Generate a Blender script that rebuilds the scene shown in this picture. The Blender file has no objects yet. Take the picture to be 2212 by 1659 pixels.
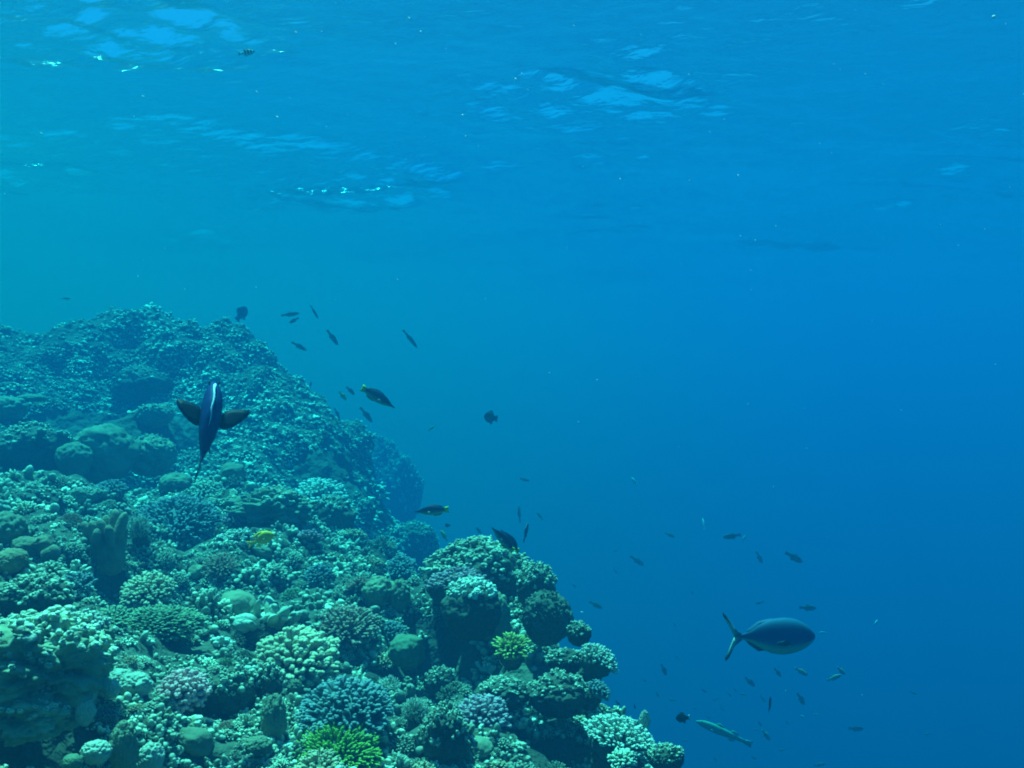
import bpy, bmesh, math, random
import numpy as np
from mathutils import Vector, Matrix
from mathutils.bvhtree import BVHTree

random.seed(7)
rng = np.random.default_rng(7)
scene = bpy.context.scene
col = scene.collection
R = math.radians

# ------------------------------------------------------------------ camera
HFOV = R(50.0)
PITCH = R(2.0)
cam_d = bpy.data.cameras.new("camera")
cam_d.sensor_fit = 'HORIZONTAL'
cam_d.angle = HFOV
cam_d.clip_start = 0.05
cam_d.clip_end = 500.0
cam = bpy.data.objects.new("camera", cam_d)
col.objects.link(cam)
cam.location = (0, 0, 0)
cam.rotation_euler = (R(90) + PITCH, 0, 0)
scene.camera = cam

# ------------------------------------------------------------------ sky, sun, exposure
SUN_EL, SUN_AZ = R(72.0), R(-40.0)          # azimuth from +Y (into the picture), negative = left
world = bpy.data.worlds.new("World")
scene.world = world
world.use_nodes = True
wn = world.node_tree
bg = wn.nodes["Background"]
sky = wn.nodes.new("ShaderNodeTexSky")
sky.sky_type = 'NISHITA'
sky.sun_disc = False
sky.sun_elevation = SUN_EL
sky.sun_rotation = SUN_AZ
wn.links.new(sky.outputs[0], bg.inputs[0])
bg.inputs[1].default_value = 0.052
sun_d = bpy.data.lights.new("sun", 'SUN')
sun_d.energy = 5.0
sun_d.angle = R(0.5)
sun_d.color = (1.0, 0.96, 0.74)
sun = bpy.data.objects.new("sun", sun_d)
col.objects.link(sun)
to_sun = Vector((math.sin(SUN_AZ) * math.cos(SUN_EL), math.cos(SUN_AZ) * math.cos(SUN_EL), math.sin(SUN_EL)))
sun.rotation_euler = (-to_sun).to_track_quat('-Z', 'Y').to_euler()
sun.location = to_sun * 30

vs = scene.view_settings
vs.view_transform = 'Standard'
vs.look = 'None'
vs.gamma = 1.0
vs.exposure = 1.82
cy = scene.cycles
cy.use_denoising = True
cy.max_bounces = 6
cy.diffuse_bounces = 1
cy.glossy_bounces = 2
cy.transparent_max_bounces = 8
cy.volume_bounces = 0
cy.use_adaptive_sampling = False
cy.filter_width = 1.9

# ------------------------------------------------------------------ node helpers
def new_mat(name):
    m = bpy.data.materials.new(name)
    m.use_nodes = True
    nt = m.node_tree
    for n in list(nt.nodes):
        nt.nodes.remove(n)
    out = nt.nodes.new("ShaderNodeOutputMaterial")
    return m, nt, out

SURF_Z = 2.2

# ------------------------------------------------------------------ haze: the body of sea water
def absorb_for(sig_t, sig_s, D):
    c = sig_s / D
    q = (sig_t / D - c) / (1 - c)
    q = min(max(q, 0.0), 1.0)
    return c, (1 - q) ** 2

def water_volume(name, D, sig_t, sig_s, g):
    m, nt, out = new_mat(name)
    v = nt.nodes.new("ShaderNodeVolumePrincipled")
    cs, ab = [], []
    for t, s in zip(sig_t, sig_s):
        c, a = absorb_for(t, s, D)
        cs.append(c); ab.append(a)
    v.inputs["Color"].default_value = (*cs, 1)
    v.inputs["Absorption Color"].default_value = (*ab, 1)
    v.inputs["Density"].default_value = D
    v.inputs["Anisotropy"].default_value = g
    nt.links.new(v.outputs[0], out.inputs["Volume"])
    return m

def box(name, lo, hi, mat):
    me = bpy.data.meshes.new(name)
    x0, y0, z0 = lo; x1, y1, z1 = hi
    vv = [(x0,y0,z0),(x1,y0,z0),(x1,y1,z0),(x0,y1,z0),(x0,y0,z1),(x1,y0,z1),(x1,y1,z1),(x0,y1,z1)]
    ff = [(0,3,2,1),(4,5,6,7),(0,1,5,4),(1,2,6,5),(2,3,7,6),(3,0,4,7)]
    me.from_pydata(vv, [], ff); me.update()
    me.materials.append(mat)
    o = bpy.data.objects.new(name, me)
    col.objects.link(o)
    return o

SIG_T = (0.46, 0.106, 0.088)
SIG_S = (0.0008, 0.0200, 0.0510)
G = 0.16
haze = box("haze", (-110, -80, -31), (90, 110, 3.4), water_volume("sea_water_volume", 0.62, SIG_T, SIG_S, G))
HUE_T, HUE_S = (0.02, 0.020, 0.072), (0.0005, 0.0215, 0.0100)
haze['kind'] = 'stuff'
# added greener volume, its oblique edge set to grade the water colour left to right
hue_box = box("haze.001", (-60, -70, -30.5), (0, 70, 3.2), water_volume("hue_grade_volume", 0.2, HUE_T, HUE_S, 0.3))
hue_box.location = (-7.0, 0, 0)
hue_box.rotation_euler = (0, 0, -math.atan(0.45))
hue_box['kind'] = 'stuff'

# ------------------------------------------------------------------ rippled surface seen from below
def axis(lo, hi, step, far_lo, far_hi, grow=1.12):
    a = list(np.arange(lo, hi, step))
    s, x = step, hi
    while x < far_hi:
        a.append(x); s *= grow; x += s
    a.append(far_hi)
    s, x, pre = step, lo, []
    while x > far_lo:
        s *= grow; x -= s; pre.append(max(x, far_lo))
    return np.array(sorted(set(np.round(pre + a, 4))))

def wave_height(X, Y):
    r = np.random.default_rng(11)
    Z = np.zeros_like(X)
    # wind sea running towards the camera and slightly right; a few crossing trains
    env = np.zeros_like(X)
    for k in range(9):                                        # gusts: patches of steeper ripples
        L = r.uniform(2.2, 6.5); th = r.uniform(0, 6.28)
        env += np.sin(math.cos(th) * X * 6.28 / L + 1.6 * math.sin(th) * Y * 6.28 / L + r.uniform(0, 6.28))
    env = .45 + .75 * np.clip(env / 3.0 + .15, 0, 1.3) ** 1.5
    for lam, amp, n, spread, gust in ((5.0, .045, 5, .5, 0), (1.9, .030, 8, .5, .5), (0.9, .0195, 10, .55, 1), (0.45, .0118, 16, .7, 1), (.22, .0072, 18, .8, 1)):
        for k in range(n):
            L = lam * r.uniform(.7, 1.35)
            th = R(-78) + r.normal(0, spread)
            kx, ky = math.cos(th) * 2 * math.pi / L, math.sin(th) * 2 * math.pi / L
            ph = kx * X + ky * Y + r.uniform(0, 6.28)
            a = amp * r.uniform(.5, 1.2) / math.sqrt(n) * 1.4
            Z += a * (np.sin(ph) - .25 * np.cos(2 * ph)) * (1 + gust * (env - 1))
    return Z

xs = axis(-9, 9, .05, -74, 74)
ys = axis(4.5, 18, .035, -29, 94)
X, Y = np.meshgrid(xs, ys)
Z = wave_height(X, Y)
fade = np.clip((22 - np.hypot(X, Y)) / 14, 0, 1); fade = .12 + .88 * fade * fade * (3 - 2 * fade)
Z = SURF_Z + Z * fade

def grid_mesh(name, X, Y, Z):
    ny, nx = X.shape
    v = np.stack([X, Y, Z], -1).reshape(-1, 3)
    i = np.arange(ny * nx).reshape(ny, nx)
    f = np.stack([i[:-1, :-1], i[:-1, 1:], i[1:, 1:], i[1:, :-1]], -1).reshape(-1, 4)
    return make_mesh(name, v, f)

def make_mesh(name, v, f, smooth=True):
    v = np.asarray(v, dtype=np.float32); f = np.asarray(f, dtype=np.int32)
    me = bpy.data.meshes.new(name)
    me.vertices.add(len(v)); me.vertices.foreach_set("co", v.ravel())
    n = f.shape[1]
    me.loops.add(f.size); me.loops.foreach_set("vertex_index", f.ravel())
    me.polygons.add(len(f)); me.polygons.foreach_set("loop_start", np.arange(0, f.size, n, dtype=np.int32))
    me.update(calc_edges=True); me.validate()
    if smooth:
        me.polygons.foreach_set("use_smooth", np.ones(len(me.polygons), dtype=bool))
    return me

def surface_material():
    m, nt, out = new_mat("water_surface")
    fr = nt.nodes.new("ShaderNodeFresnel"); fr.inputs["IOR"].default_value = 1.333
    tr = nt.nodes.new("ShaderNodeBsdfTransparent"); tr.inputs[0].default_value = (.98, .99, 1, 1)
    gl = nt.nodes.new("ShaderNodeBsdfGlossy"); gl.inputs["Roughness"].default_value = 0.15
    gl.inputs["Color"].default_value = (.97, .98, 1, 1)
    nz = nt.nodes.new("ShaderNodeTexNoise"); nz.inputs["Scale"].default_value = 9.0
    nz.inputs["Detail"].default_value = 3
    tc = nt.nodes.new("ShaderNodeTexCoord")
    mp = nt.nodes.new("ShaderNodeMapping"); mp.inputs["Scale"].default_value = (.6, 1.8, 1)
    bp = nt.nodes.new("ShaderNodeBump"); bp.inputs["Strength"].default_value = 0.5
    bp.inputs["Distance"].default_value = 0.05
    mx = nt.nodes.new("ShaderNodeMixShader")
    nt.links.new(tc.outputs["Object"], mp.inputs[0]); nt.links.new(mp.outputs[0], nz.inputs["Vector"])
    nt.links.new(nz.outputs["Fac"], bp.inputs["Height"])
    nt.links.new(bp.outputs[0], fr.inputs["Normal"]); nt.links.new(bp.outputs[0], gl.inputs["Normal"])
    ml = nt.nodes.new("ShaderNodeMath"); ml.operation = 'MULTIPLY'; ml.inputs[1].default_value = .66   # reflection cut so extra sky shows through and brightens the surface
    nt.links.new(fr.outputs[0], ml.inputs[0])
    nt.links.new(ml.outputs[0], mx.inputs[0]); nt.links.new(tr.outputs[0], mx.inputs[1]); nt.links.new(gl.outputs[0], mx.inputs[2])
    nt.links.new(mx.outputs[0], out.inputs["Surface"])
    return m
ws = bpy.data.objects.new("water_surface", grid_mesh("water_surface", X, Y, Z))
ws.data.materials.append(surface_material())
col.objects.link(ws); ws['kind'] = 'structure'

# deep sea floor, far below and lost in the blue
sb_m, nt, out = new_mat("seabed_sand")
b = nt.nodes.new("ShaderNodeBsdfDiffuse"); b.inputs[0].default_value = (.35, .32, .25, 1)
nt.links.new(b.outputs[0], out.inputs[0])
sx = np.linspace(-74, 74, 60); sy = np.linspace(-29, 94, 60)
SX, SY = np.meshgrid(sx, sy)
sb = bpy.data.objects.new("seabed", grid_mesh("seabed", SX, SY, -29 + .4 * np.sin(SX * .2) * np.cos(SY * .17)))
sb.data.materials.append(sb_m); col.objects.link(sb); sb['kind'] = 'structure'

# ------------------------------------------------------------------ picture-to-place helper: a point at a given distance
F = 1106 / math.tan(HFOV / 2)               # focal length in the units of a 2212 px wide picture
_cp, _sp = math.cos(PITCH), math.sin(PITCH)
def at(u, v, d):
    a, c = (u - 1106) / F, -(v - 829.5) / F
    x, y, z = a, _cp - c * _sp, _sp + c * _cp
    return Vector((x, y, z)) * (d / y)

# ------------------------------------------------------------------ noise and mesh helpers
def _hash(i, j, k, seed):
    n = (i.astype(np.int64) * 374761393 + j.astype(np.int64) * 668265263 + k.astype(np.int64) * 2147483647 + seed * 144665) & 0x7fffffff
    n = (n ^ (n >> 13)) * 1274126177 & 0x7fffffff
    return ((n ^ (n >> 16)) & 0xffff) / 32767.5 - 1.0

def noise3(p, seed=0):
    p = np.asarray(p, float)
    i = np.floor(p).astype(np.int64); f = p - i
    f = f * f * (3 - 2 * f)
    out = 0
    for a in (0, 1):
        for b in (0, 1):
            for c in (0, 1):
                w = (f[..., 0] if a else 1 - f[..., 0]) * (f[..., 1] if b else 1 - f[..., 1]) * (f[..., 2] if c else 1 - f[..., 2])
                out = out + w * _hash(i[..., 0] + a, i[..., 1] + b, i[..., 2] + c, seed)
    return out

def fbm(p, oct=4, seed=0):
    s, a, tot = 0, 1.0, 0
    for o in range(oct):
        s = s + a * noise3(p * 2.03 ** o + o * 17.3, seed + o); tot += a; a *= .5
    return s / tot

def cells(p, seed=0):
    """distance to the nearest jittered lattice point: rounded knobs where it is small"""
    p = np.asarray(p, float); i = np.floor(p).astype(np.int64); best = np.full(p.shape[:-1], 9.0)
    for a in (-1, 0, 1):
        for b in (-1, 0, 1):
            for c in (-1, 0, 1):
                I = i[..., 0] + a; J = i[..., 1] + b; K = i[..., 2] + c
                q = np.stack([I + .5 + .42 * _hash(I, J, K, seed), J + .5 + .42 * _hash(I, J, K, seed + 1), K + .5 + .42 * _hash(I, J, K, seed + 2)], -1)
                best = np.minimum(best, np.linalg.norm(q - p, axis=-1))
    return best

def unit(a):
    return a / np.maximum(np.linalg.norm(a, axis=-1, keepdims=True), 1e-9)

_ico = {}
def ico(n):
    if n not in _ico:
        bm = bmesh.new(); bmesh.ops.create_icosphere(bm, subdivisions=n, radius=1)
        _ico[n] = (np.array([v.co[:] for v in bm.verts]), np.array([[v.index for v in f.verts] for f in bm.faces]))
        bm.free()
    return _ico[n]

def joined(parts):
    """(verts, tris, tip) triples -> one"""
    V, T, A, o = [], [], [], 0
    for v, t, a in parts:
        V.append(v); T.append(t + o); A.append(a); o += len(v)
    return np.concatenate(V), np.concatenate(T), np.concatenate(A)

def fingers(P, D, L, r0, r1, ns=7, blunt=True, bend=.15, rough=.10, rg=rng):
    """N tapered, slightly bent branches with rounded or pointed ends"""
    P = np.asarray(P, float); N = len(P)
    D = unit(np.asarray(D, float)); L = np.broadcast_to(L, N); r0 = np.broadcast_to(r0, N); r1 = np.broadcast_to(r1, N)
    ref = np.where(np.abs(D[:, 2:3]) > .9, [[1., 0, 0]], [[0, 0, 1.]])
    A = unit(np.cross(D, ref)); B = np.cross(D, A)
    ts = [0, .35, .68, .86, .96] if blunt else [0, .35, .7, .92]
    cap = [1, 1, 1.04, .86, .50] if blunt else [1, 1, 1, .8]
    ang = np.arange(ns) / ns * 2 * math.pi
    bd = rg.normal(0, bend, (N, 2)) * L[:, None]
    rings = []
    for t, c in zip(ts, cap):
        ctr = P + D * (L * t)[:, None] + (A * bd[:, :1] + B * bd[:, 1:]) * t * t
        r = (r0 + (r1 - r0) * t) * c
        jit = 1 + rg.normal(0, rough, (N, ns))
        rings.append(ctr[:, None] + (A[:, None] * np.cos(ang + t)[None, :, None] + B[:, None] * np.sin(ang + t)[None, :, None]) * (r[:, None] * jit)[..., None])
    tip = P + D * L[:, None] + A * bd[:, :1] + B * bd[:, 1:]
    nr = len(ts)
    V = np.concatenate([np.concatenate(rings, 1), tip[:, None]], 1)
    per = nr * ns + 1
    q = []
    for k in range(nr - 1):
        for s in range(ns):
            a, b = k * ns + s, k * ns + (s + 1) % ns
            q += [(a, b, b + ns), (a, b + ns, a + ns)]
    for s in range(ns):
        q.append(((nr - 1) * ns + s, (nr - 1) * ns + (s + 1) % ns, nr * ns))
    q = np.array(q)
    T = (q[None] + (np.arange(N) * per)[:, None, None]).reshape(-1, 3)
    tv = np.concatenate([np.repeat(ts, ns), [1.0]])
    return V.reshape(-1, 3), T, np.tile(tv, N)

def dome_dirs(n, low=-.1, jit=.06, rg=rng):
    k = np.arange(n) + .5
    z = low + (1 - low) * k / n
    ph = k * 2.399963 + rg.uniform(0, 6)
    s = np.sqrt(np.maximum(0, 1 - z * z))
    d = np.stack([np.cos(ph) * s, np.sin(ph) * s, z], -1)
    return unit(d + rg.normal(0, jit, d.shape))

# every builder below returns (verts, tris, tip) in units of the colony's own radius
def lump(n=4, amp=.2, f=1.6, seed=0, squash=(1, 1, .8), fine=.05, knob=0, kf=4):
    v, t = ico(n)
    r = 1 + amp * fbm(v * f + seed * 3.7, 3, seed) + fine * fbm(v * f * 4 + seed, 3, seed + 9)
    if knob:
        r = r + knob * np.sqrt(1 - np.minimum(cells(v * kf + .35 * fbm(v * 3 + seed, 2, seed)[:, None] + seed * 1.3, seed) / .75, 1) ** 2) * np.clip(v[:, 2] * 1.2 + .7, .15, 1)
        r = r + knob * .35 * np.sqrt(1 - np.minimum(cells(v * kf * 2.7 + seed * 2.3, seed + 4) / .75, 1) ** 2)
    w = v * r[:, None] * np.array(squash)
    return w, t, np.clip(w[:, 2], 0, 1) * .3

def knobs_on(body, n, size, length, seed=0, up=.6, low=-.2):
    rg = np.random.default_rng(seed + 50)
    v, t, a = body
    nrm = unit(v)
    w = np.clip(nrm[:, 2] - low, 0, None) + 1e-9
    idx = rg.choice(len(v), n, p=w / w.sum())
    D = unit(nrm[idx] + rg.normal(0, .25, (n, 3)) + np.array([0, 0, up]))
    s = size * rg.uniform(.6, 1.4, n)
    P = v[idx] - D * (s * .5)[:, None]; Ls = length * rg.uniform(.4, 1.5, n)
    ps = [fingers(P, D, Ls, s * .9, s * 1.0, 8, True, .15, .12, rg)]
    m = n * 4; j = rg.integers(0, n, m)
    sd = unit(D[j] + rg.normal(0, .75, (m, 3)))
    ps.append(fingers(P[j] + D[j] * (Ls[j] * rg.uniform(.5, .95, m))[:, None], sd, s[j] * rg.uniform(.7, 1.3, m), s[j] * .5, s[j] * rg.uniform(.3, .5, m), 6, True, .1, .15, rg))
    return joined(ps)

def finger_dome(n, r, seed, low=-.05, blunt=True, sub=3, zs=.85, jit=.07, inner=.42):
    rg = np.random.default_rng(seed + 300)
    d = dome_dirs(n, low, jit, rg)
    base = d * inner * np.array([1, 1, .85])
    D = unit(d + np.array([0, 0, .25]))
    L = (.98 - inner) * (1 + rg.normal(0, .11, n)) * (1 + .12 * fbm(d * 1.7 + seed, 2, seed))
    ps = [fingers(base, D, L, r * .8, r * (1.15 if blunt else .5), 8 if blunt else 6, blunt, .10, .10, rg)]
    if sub:
        tipp = base + D * (L * .88)[:, None]
        for k in range(sub):
            sd = unit(D + rg.normal(0, .65, (n, 3)))
            ps.append(fingers(tipp - sd * .02, sd, r * rg.uniform(1.1, 2.0, n), r * .75, r * .8, 7, True, .1, .12, rg))
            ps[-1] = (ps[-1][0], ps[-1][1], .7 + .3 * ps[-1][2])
    v, t, a = joined(ps)
    return v * np.array([1, 1, zs]), t, a

def bush_dome(n, r, seed, low=0.0, zs=.8, sub=3, up=.5):
    """thin pointed branchlets, as on a staghorn-like bush"""
    rg = np.random.default_rng(seed + 700)
    d = dome_dirs(n, low, .09, rg)
    base = d * .40
    D = unit(d + np.array([0, 0, up]) * rg.uniform(.5, 1.3, (n, 1)))
    L = (.58 + rg.normal(0, .08, n)) * (1 + .2 * fbm(d * 2 + seed, 2, seed))
    ps = [fingers(base, D, L, r, r * .45, 6, False, .12, .08, rg)]
    for k in range(sub):
        f = rg.uniform(.45, .85, n)
        sd = unit(D * .9 + rg.normal(0, .5, (n, 3)) + np.array([0, 0, .3]))
        p = fingers(base + D * (L * f)[:, None], sd, L * rg.uniform(.25, .45, n), r * .75, r * .4, 5, False, .1, .08, rg)
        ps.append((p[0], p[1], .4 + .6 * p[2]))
    v, t, a = joined(ps)
    return v * np.array([1, 1, zs]), t, a

def lobes(n, seed, r=.2, tall=1.0, spread=.5):
    rg = np.random.default_rng(seed + 900)
    ph = np.arange(n) * 2.4 + rg.uniform(0, 6); rad = spread * np.sqrt((np.arange(n) + .5) / n)
    P = np.stack([np.cos(ph) * rad, np.sin(ph) * rad, -.5 + 0 * ph], -1)
    D = unit(np.stack([np.cos(ph) * rad * .5, np.sin(ph) * rad * .5, np.ones(n)], -1) + rg.normal(0, .1, (n, 3)))
    L = tall * rg.uniform(.75, 1.25, n) * (1.25 - .4 * rad / spread)
    ns, ts = 14, np.array([0, .2, .4, .6, .75, .86, .94, .985])
    v, t, a = fingers(P, D, L, r * 1.05, r * 1.0, 14, True, .1, .03, rg)
    return v, t, a

def knob_cluster(n, seed, ns=8, fat=.34, subs=1):
    rg = np.random.default_rng(seed + 1300)
    d = dome_dirs(n, .15, .25, rg)
    P = d * .34 * np.array([1.3, 1.3, .4]) - np.array([0, 0, .3])
    D = unit(d * .7 + np.array([0, 0, .9]) + rg.normal(0, .25, (n, 3)))
    L = rg.uniform(.5, 1.35, n)
    f = fat * rg.uniform(.55, 1.2, n)
    ps = [fingers(P, D, L, f * 1.1, f * rg.uniform(.75, 1.05, n), ns, True, .18, .10, rg)]
    if subs:
        m = n * subs
        i = rg.integers(0, n, m)
        sd = unit(D[i] + rg.normal(0, .7, (m, 3)))
        ps.append(fingers(P[i] + D[i] * (L[i] * rg.uniform(.4, .8, m))[:, None], sd, f[i] * rg.uniform(.8, 1.4, m), f[i] * .6, f[i] * .5, ns, True, .1, .12, rg))
    return joined(ps)

# ------------------------------------------------------------------ materials of the reef
def coral_mat(name, base, tip, grain=60, bump=.5, var=.25, dist=.004, scale2=7):
    m, nt, out = new_mat(name)
    L = nt.links
    b = nt.nodes.new("ShaderNodeBsdfPrincipled")
    b.inputs["Roughness"].default_value = .85
    b.inputs["Specular IOR Level"].default_value = .15
    tc = nt.nodes.new("ShaderNodeTexCoord")
    geo = nt.nodes.new("ShaderNodeNewGeometry")
    n1 = nt.nodes.new("ShaderNodeTexNoise"); n1.inputs["Scale"].default_value = scale2; n1.inputs["Detail"].default_value = 5
    n2 = nt.nodes.new("ShaderNodeTexNoise"); n2.inputs["Scale"].default_value = grain; n2.inputs["Detail"].default_value = 3
    L.new(geo.outputs["Position"], n1.inputs["Vector"]); L.new(geo.outputs["Position"], n2.inputs["Vector"])
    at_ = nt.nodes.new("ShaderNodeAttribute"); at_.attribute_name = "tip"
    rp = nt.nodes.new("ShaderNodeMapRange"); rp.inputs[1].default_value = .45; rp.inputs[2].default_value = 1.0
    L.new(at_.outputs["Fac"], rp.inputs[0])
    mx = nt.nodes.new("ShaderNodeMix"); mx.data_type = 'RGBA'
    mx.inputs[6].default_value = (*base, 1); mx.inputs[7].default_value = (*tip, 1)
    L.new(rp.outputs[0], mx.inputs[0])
    mr = nt.nodes.new("ShaderNodeMapRange"); mr.inputs[1].default_value = .3; mr.inputs[2].default_value = .7
    mr.inputs[3].default_value = 1 - var; mr.inputs[4].default_value = 1 + var
    L.new(n1.outputs["Fac"], mr.inputs[0])
    tone = nt.nodes.new("ShaderNodeAttribute"); tone.attribute_name = "tone"
    ta = nt.nodes.new("ShaderNodeMath"); ta.operation = 'ADD'; ta.inputs[1].default_value = 1.0
    L.new(tone.outputs["Fac"], ta.inputs[0])
    mm = nt.nodes.new("ShaderNodeMath"); mm.operation = 'MULTIPLY'
    L.new(mr.outputs[0], mm.inputs[0]); L.new(ta.outputs[0], mm.inputs[1])
    sc = nt.nodes.new("ShaderNodeVectorMath"); sc.operation = 'SCALE'
    L.new(mx.outputs[2], sc.inputs[0]); L.new(mm.outputs[0], sc.inputs["Scale"])
    L.new(sc.outputs[0], b.inputs["Base Color"])
    bp = nt.nodes.new("ShaderNodeBump"); bp.inputs["Strength"].default_value = bump; bp.inputs["Distance"].default_value = dist
    L.new(n2.outputs["Fac"], bp.inputs["Height"]); L.new(bp.outputs[0], b.inputs["Normal"])
    L.new(b.outputs[0], out.inputs["Surface"])
    return m

M = {
    'rock':   coral_mat("reef_rock", (.07, .085, .055), (.15, .18, .12), 30, 1.0, .5, .03, 6),  # kept dark to stand in for shade in gaps and on boulder faces
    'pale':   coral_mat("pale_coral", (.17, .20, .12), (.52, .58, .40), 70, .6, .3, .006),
    'bright': coral_mat("bright_coral", (.36, .42, .31), (.60, .67, .53), 70, .6, .2, .006),  # albedo raised to stand in for sunlit highlights
    'crag':   coral_mat("sunlit_crag_coral", (.24, .30, .18), (.52, .60, .43), 60, .8, .45, .010, 9),  # paleness raised to stand in for brighter sunlit tops
    'green':  coral_mat("green_coral", (.12, .18, .10), (.26, .36, .20), 80, .4),
    'olive':  coral_mat("olive_finger_coral", (.29, .25, .13), (.56, .48, .29), 80, .4),
    'brown':  coral_mat("brown_brush_coral", (.24, .16, .10), (.38, .27, .18), 80, .4),
    'pink':   coral_mat("pink_finger_coral", (.46, .24, .20), (.74, .44, .39), 80, .4),
    'lime':   coral_mat("lime_branch_coral", (.13, .24, .03), (.25, .45, .07), 80, .3, .2),
    'lemon':  coral_mat("lemon_tip_coral", (.16, .18, .04), (.56, .62, .16), 80, .3, .2),
    'blue':   coral_mat("blue_grey_coral", (.10, .15, .14), (.20, .29, .28), 80, .4),
    'mauve':  coral_mat("mauve_coral", (.30, .22, .22), (.48, .36, .37), 80, .4),
    'soft':   coral_mat("leather_coral", (.20, .18, .10), (.25, .22, .13), 90, .6, .4, .008, 26),
    'mass':   coral_mat("massive_coral", (.22, .23, .13), (.28, .29, .17), 80, .8, .45, .010, 30),
}

def mesh_from(name, vt, mat, tone=None, smooth=True):
    v, t, a = vt
    me = make_mesh(name, v, t, smooth)
    at1 = me.attributes.new("tip", 'FLOAT', 'POINT'); at1.data.foreach_set("value", np.asarray(a, np.float32))
    if tone is not None:
        at2 = me.attributes.new("tone", 'FLOAT', 'POINT'); at2.data.foreach_set("value", np.asarray(tone, np.float32))
    me.materials.append(mat)
    return me

def link(name, me, parent=None):
    o = bpy.data.objects.new(name, me); col.objects.link(o)
    if parent: o.parent = parent
    return o

def tag(o, label=None, cat=None, group=None, kind=None):
    if label: o['label'] = label
    if cat: o['category'] = cat
    if group: o['group'] = group
    if kind: o['kind'] = kind
    return o

# ------------------------------------------------------------------ the reef slope: one terrain sheet, high at the left, dropping away to the right
ctrl = [  # u, v, distance
    (-250, 1659, 1.25), (0, 1659, 1.35), (300, 1665, 1.6), (700, 1680, 1.95), (1000, 1680, 2.1), (1250, 1690, 2.2),
    (-200, 1500, 1.5), (0, 1520, 1.62), (400, 1540, 2.0), (800, 1560, 2.3), (1080, 1540, 2.45), (1280, 1560, 2.4),
    (-200, 1380, 1.8), (0, 1380, 2.0), (350, 1390, 2.4), (700, 1400, 2.75), (900, 1400, 2.95), (1050, 1400, 2.8), (1200, 1420, 2.65),
    (-200, 1250, 2.3), (0, 1260, 2.5), (300, 1280, 2.9), (600, 1270, 3.35), (850, 1270, 3.6), (1020, 1290, 3.15), (1130, 1310, 3.0),
    (-200, 1130, 3.0), (0, 1150, 3.2), (300, 1150, 3.6), (600, 1160, 4.1), (780, 1190, 4.4), (900, 1210, 4.3),
    (-200, 1040, 4.0), (0, 1050, 4.2), (250, 1080, 4.3), (450, 1080, 4.7), (650, 1110, 5.0), (790, 1170, 5.2),
    (-200, 960, 5.2), (0, 960, 5.3), (250, 1000, 5.1), (430, 1010, 5.6), (600, 1030, 5.8), (740, 1080, 5.9),
    (100, 880, 6.3), (300, 900, 6.5), (480, 900, 6.5), (640, 950, 6.3), (740, 980, 6.3),
    (150, 780, 7.0), (300, 800, 7.1), (480, 810, 7.0), (620, 850, 6.8), (700, 920, 6.6),
    (130, 715, 7.6), (250, 685, 7.9), (400, 705, 7.9), (520, 755, 7.6), (610, 815, 7.2),
    (60, 790, 8.6), (-100, 740, 9.5), (40, 735, 9.8), (-400, 730, 9.8), (-500, 1000, 5.0), (-500, 1300, 2.4),
]
pts = [tuple(at(*c)) for c in ctrl]
pts += [(.48, 2.0, -1.1), (.62, 2.5, -1.5), (.46, 2.9, -1.35), (.40, 3.3, -1.4), (.35, 3.9, -1.7), (.15, 4.6, -1.9), (-.15, 5.4, -1.7),
        (-.35, 6.0, -1.5), (-.45, 6.8, -1.3), (-.65, 7.6, -1.1), (-.9, 8.6, -1.0), (-1.6, 9.8, -.7), (-2.6, 11, -.6),
        (.3, 1.0, -1.0), (.6, .3, -1.6), (-.4, .9, -.55), (-1.0, .6, -.45), (-1.5, 9.0, -.2), (-2.5, 9.3, .2),
        (1.3, 1.0, -4), (1.5, 2.5, -5), (1.3, 4.0, -5), (.9, 6, -5), (.3, 8, -4.5), (-.3, 10, -4), (-1.5, 13, -4), (3, 3, -10), (2.5, 8, -10), (1, 13, -9), (4, -3, -12), (1.5, -2, -4),
        (-3, 0, -.2), (-4, 3, .1), (-5, 6, .4), (-6, 9, .9), (-6, 12, .6), (-4, 13, -.6), (-8, 4, .9), (-9, 12, 1.0), (-6, -2, 0), (-2.5, -3, -.8)]
pts = np.array(pts)
Nn = len(pts)
Pm = np.c_[np.ones(Nn), pts[:, :2]]
Km = np.linalg.norm(pts[:, None, :2] - pts[None, :, :2], axis=-1)
A_ = np.block([[Km - .02 * np.eye(Nn), Pm], [Pm.T, np.zeros((3, 3))]])
sol = np.linalg.solve(A_, np.r_[pts[:, 2], np.zeros(3)])
def ground(x, y):
    x = np.asarray(x, float); y = np.asarray(y, float)
    s = sol[Nn] + sol[Nn + 1] * x + sol[Nn + 2] * y
    for i in range(Nn):
        s = s + sol[i] * np.hypot(x - pts[i, 0], y - pts[i, 1])
    return s

gx = axis(-3.4, .9, .016, -11, 5, 1.10)
gy = axis(.9, 8.8, .020, -4, 14, 1.10)
GX, GY = np.meshgrid(gx, gy)
GZ = ground(GX, GY)
GP = np.stack([GX, GY, GZ], -1)
nx_ = np.gradient(GZ, axis=1) / np.gradient(GX, axis=1); ny_ = np.gradient(GZ, axis=0) / np.gradient(GY, axis=0)
GN = unit(np.stack([-nx_, -ny_, np.ones_like(GZ)], -1))
sc_ = np.clip(.35 + .12 * GY, .4, .95)[..., None]
h = .18 * fbm(GP * 2.3, 4, 3) + .15 * (0.5 - cells(GP * 3.2, 5)) + .07 * (0.55 - cells(GP * 7.0, 15)) + .030 * (.55 - cells(GP * 13, 8)) + .02 * fbm(GP * 22, 3, 21)
far_ = np.clip((GY - 5.2) / 1.2, 0, 1); far_ = far_ * far_ * (3 - 2 * far_)
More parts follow.
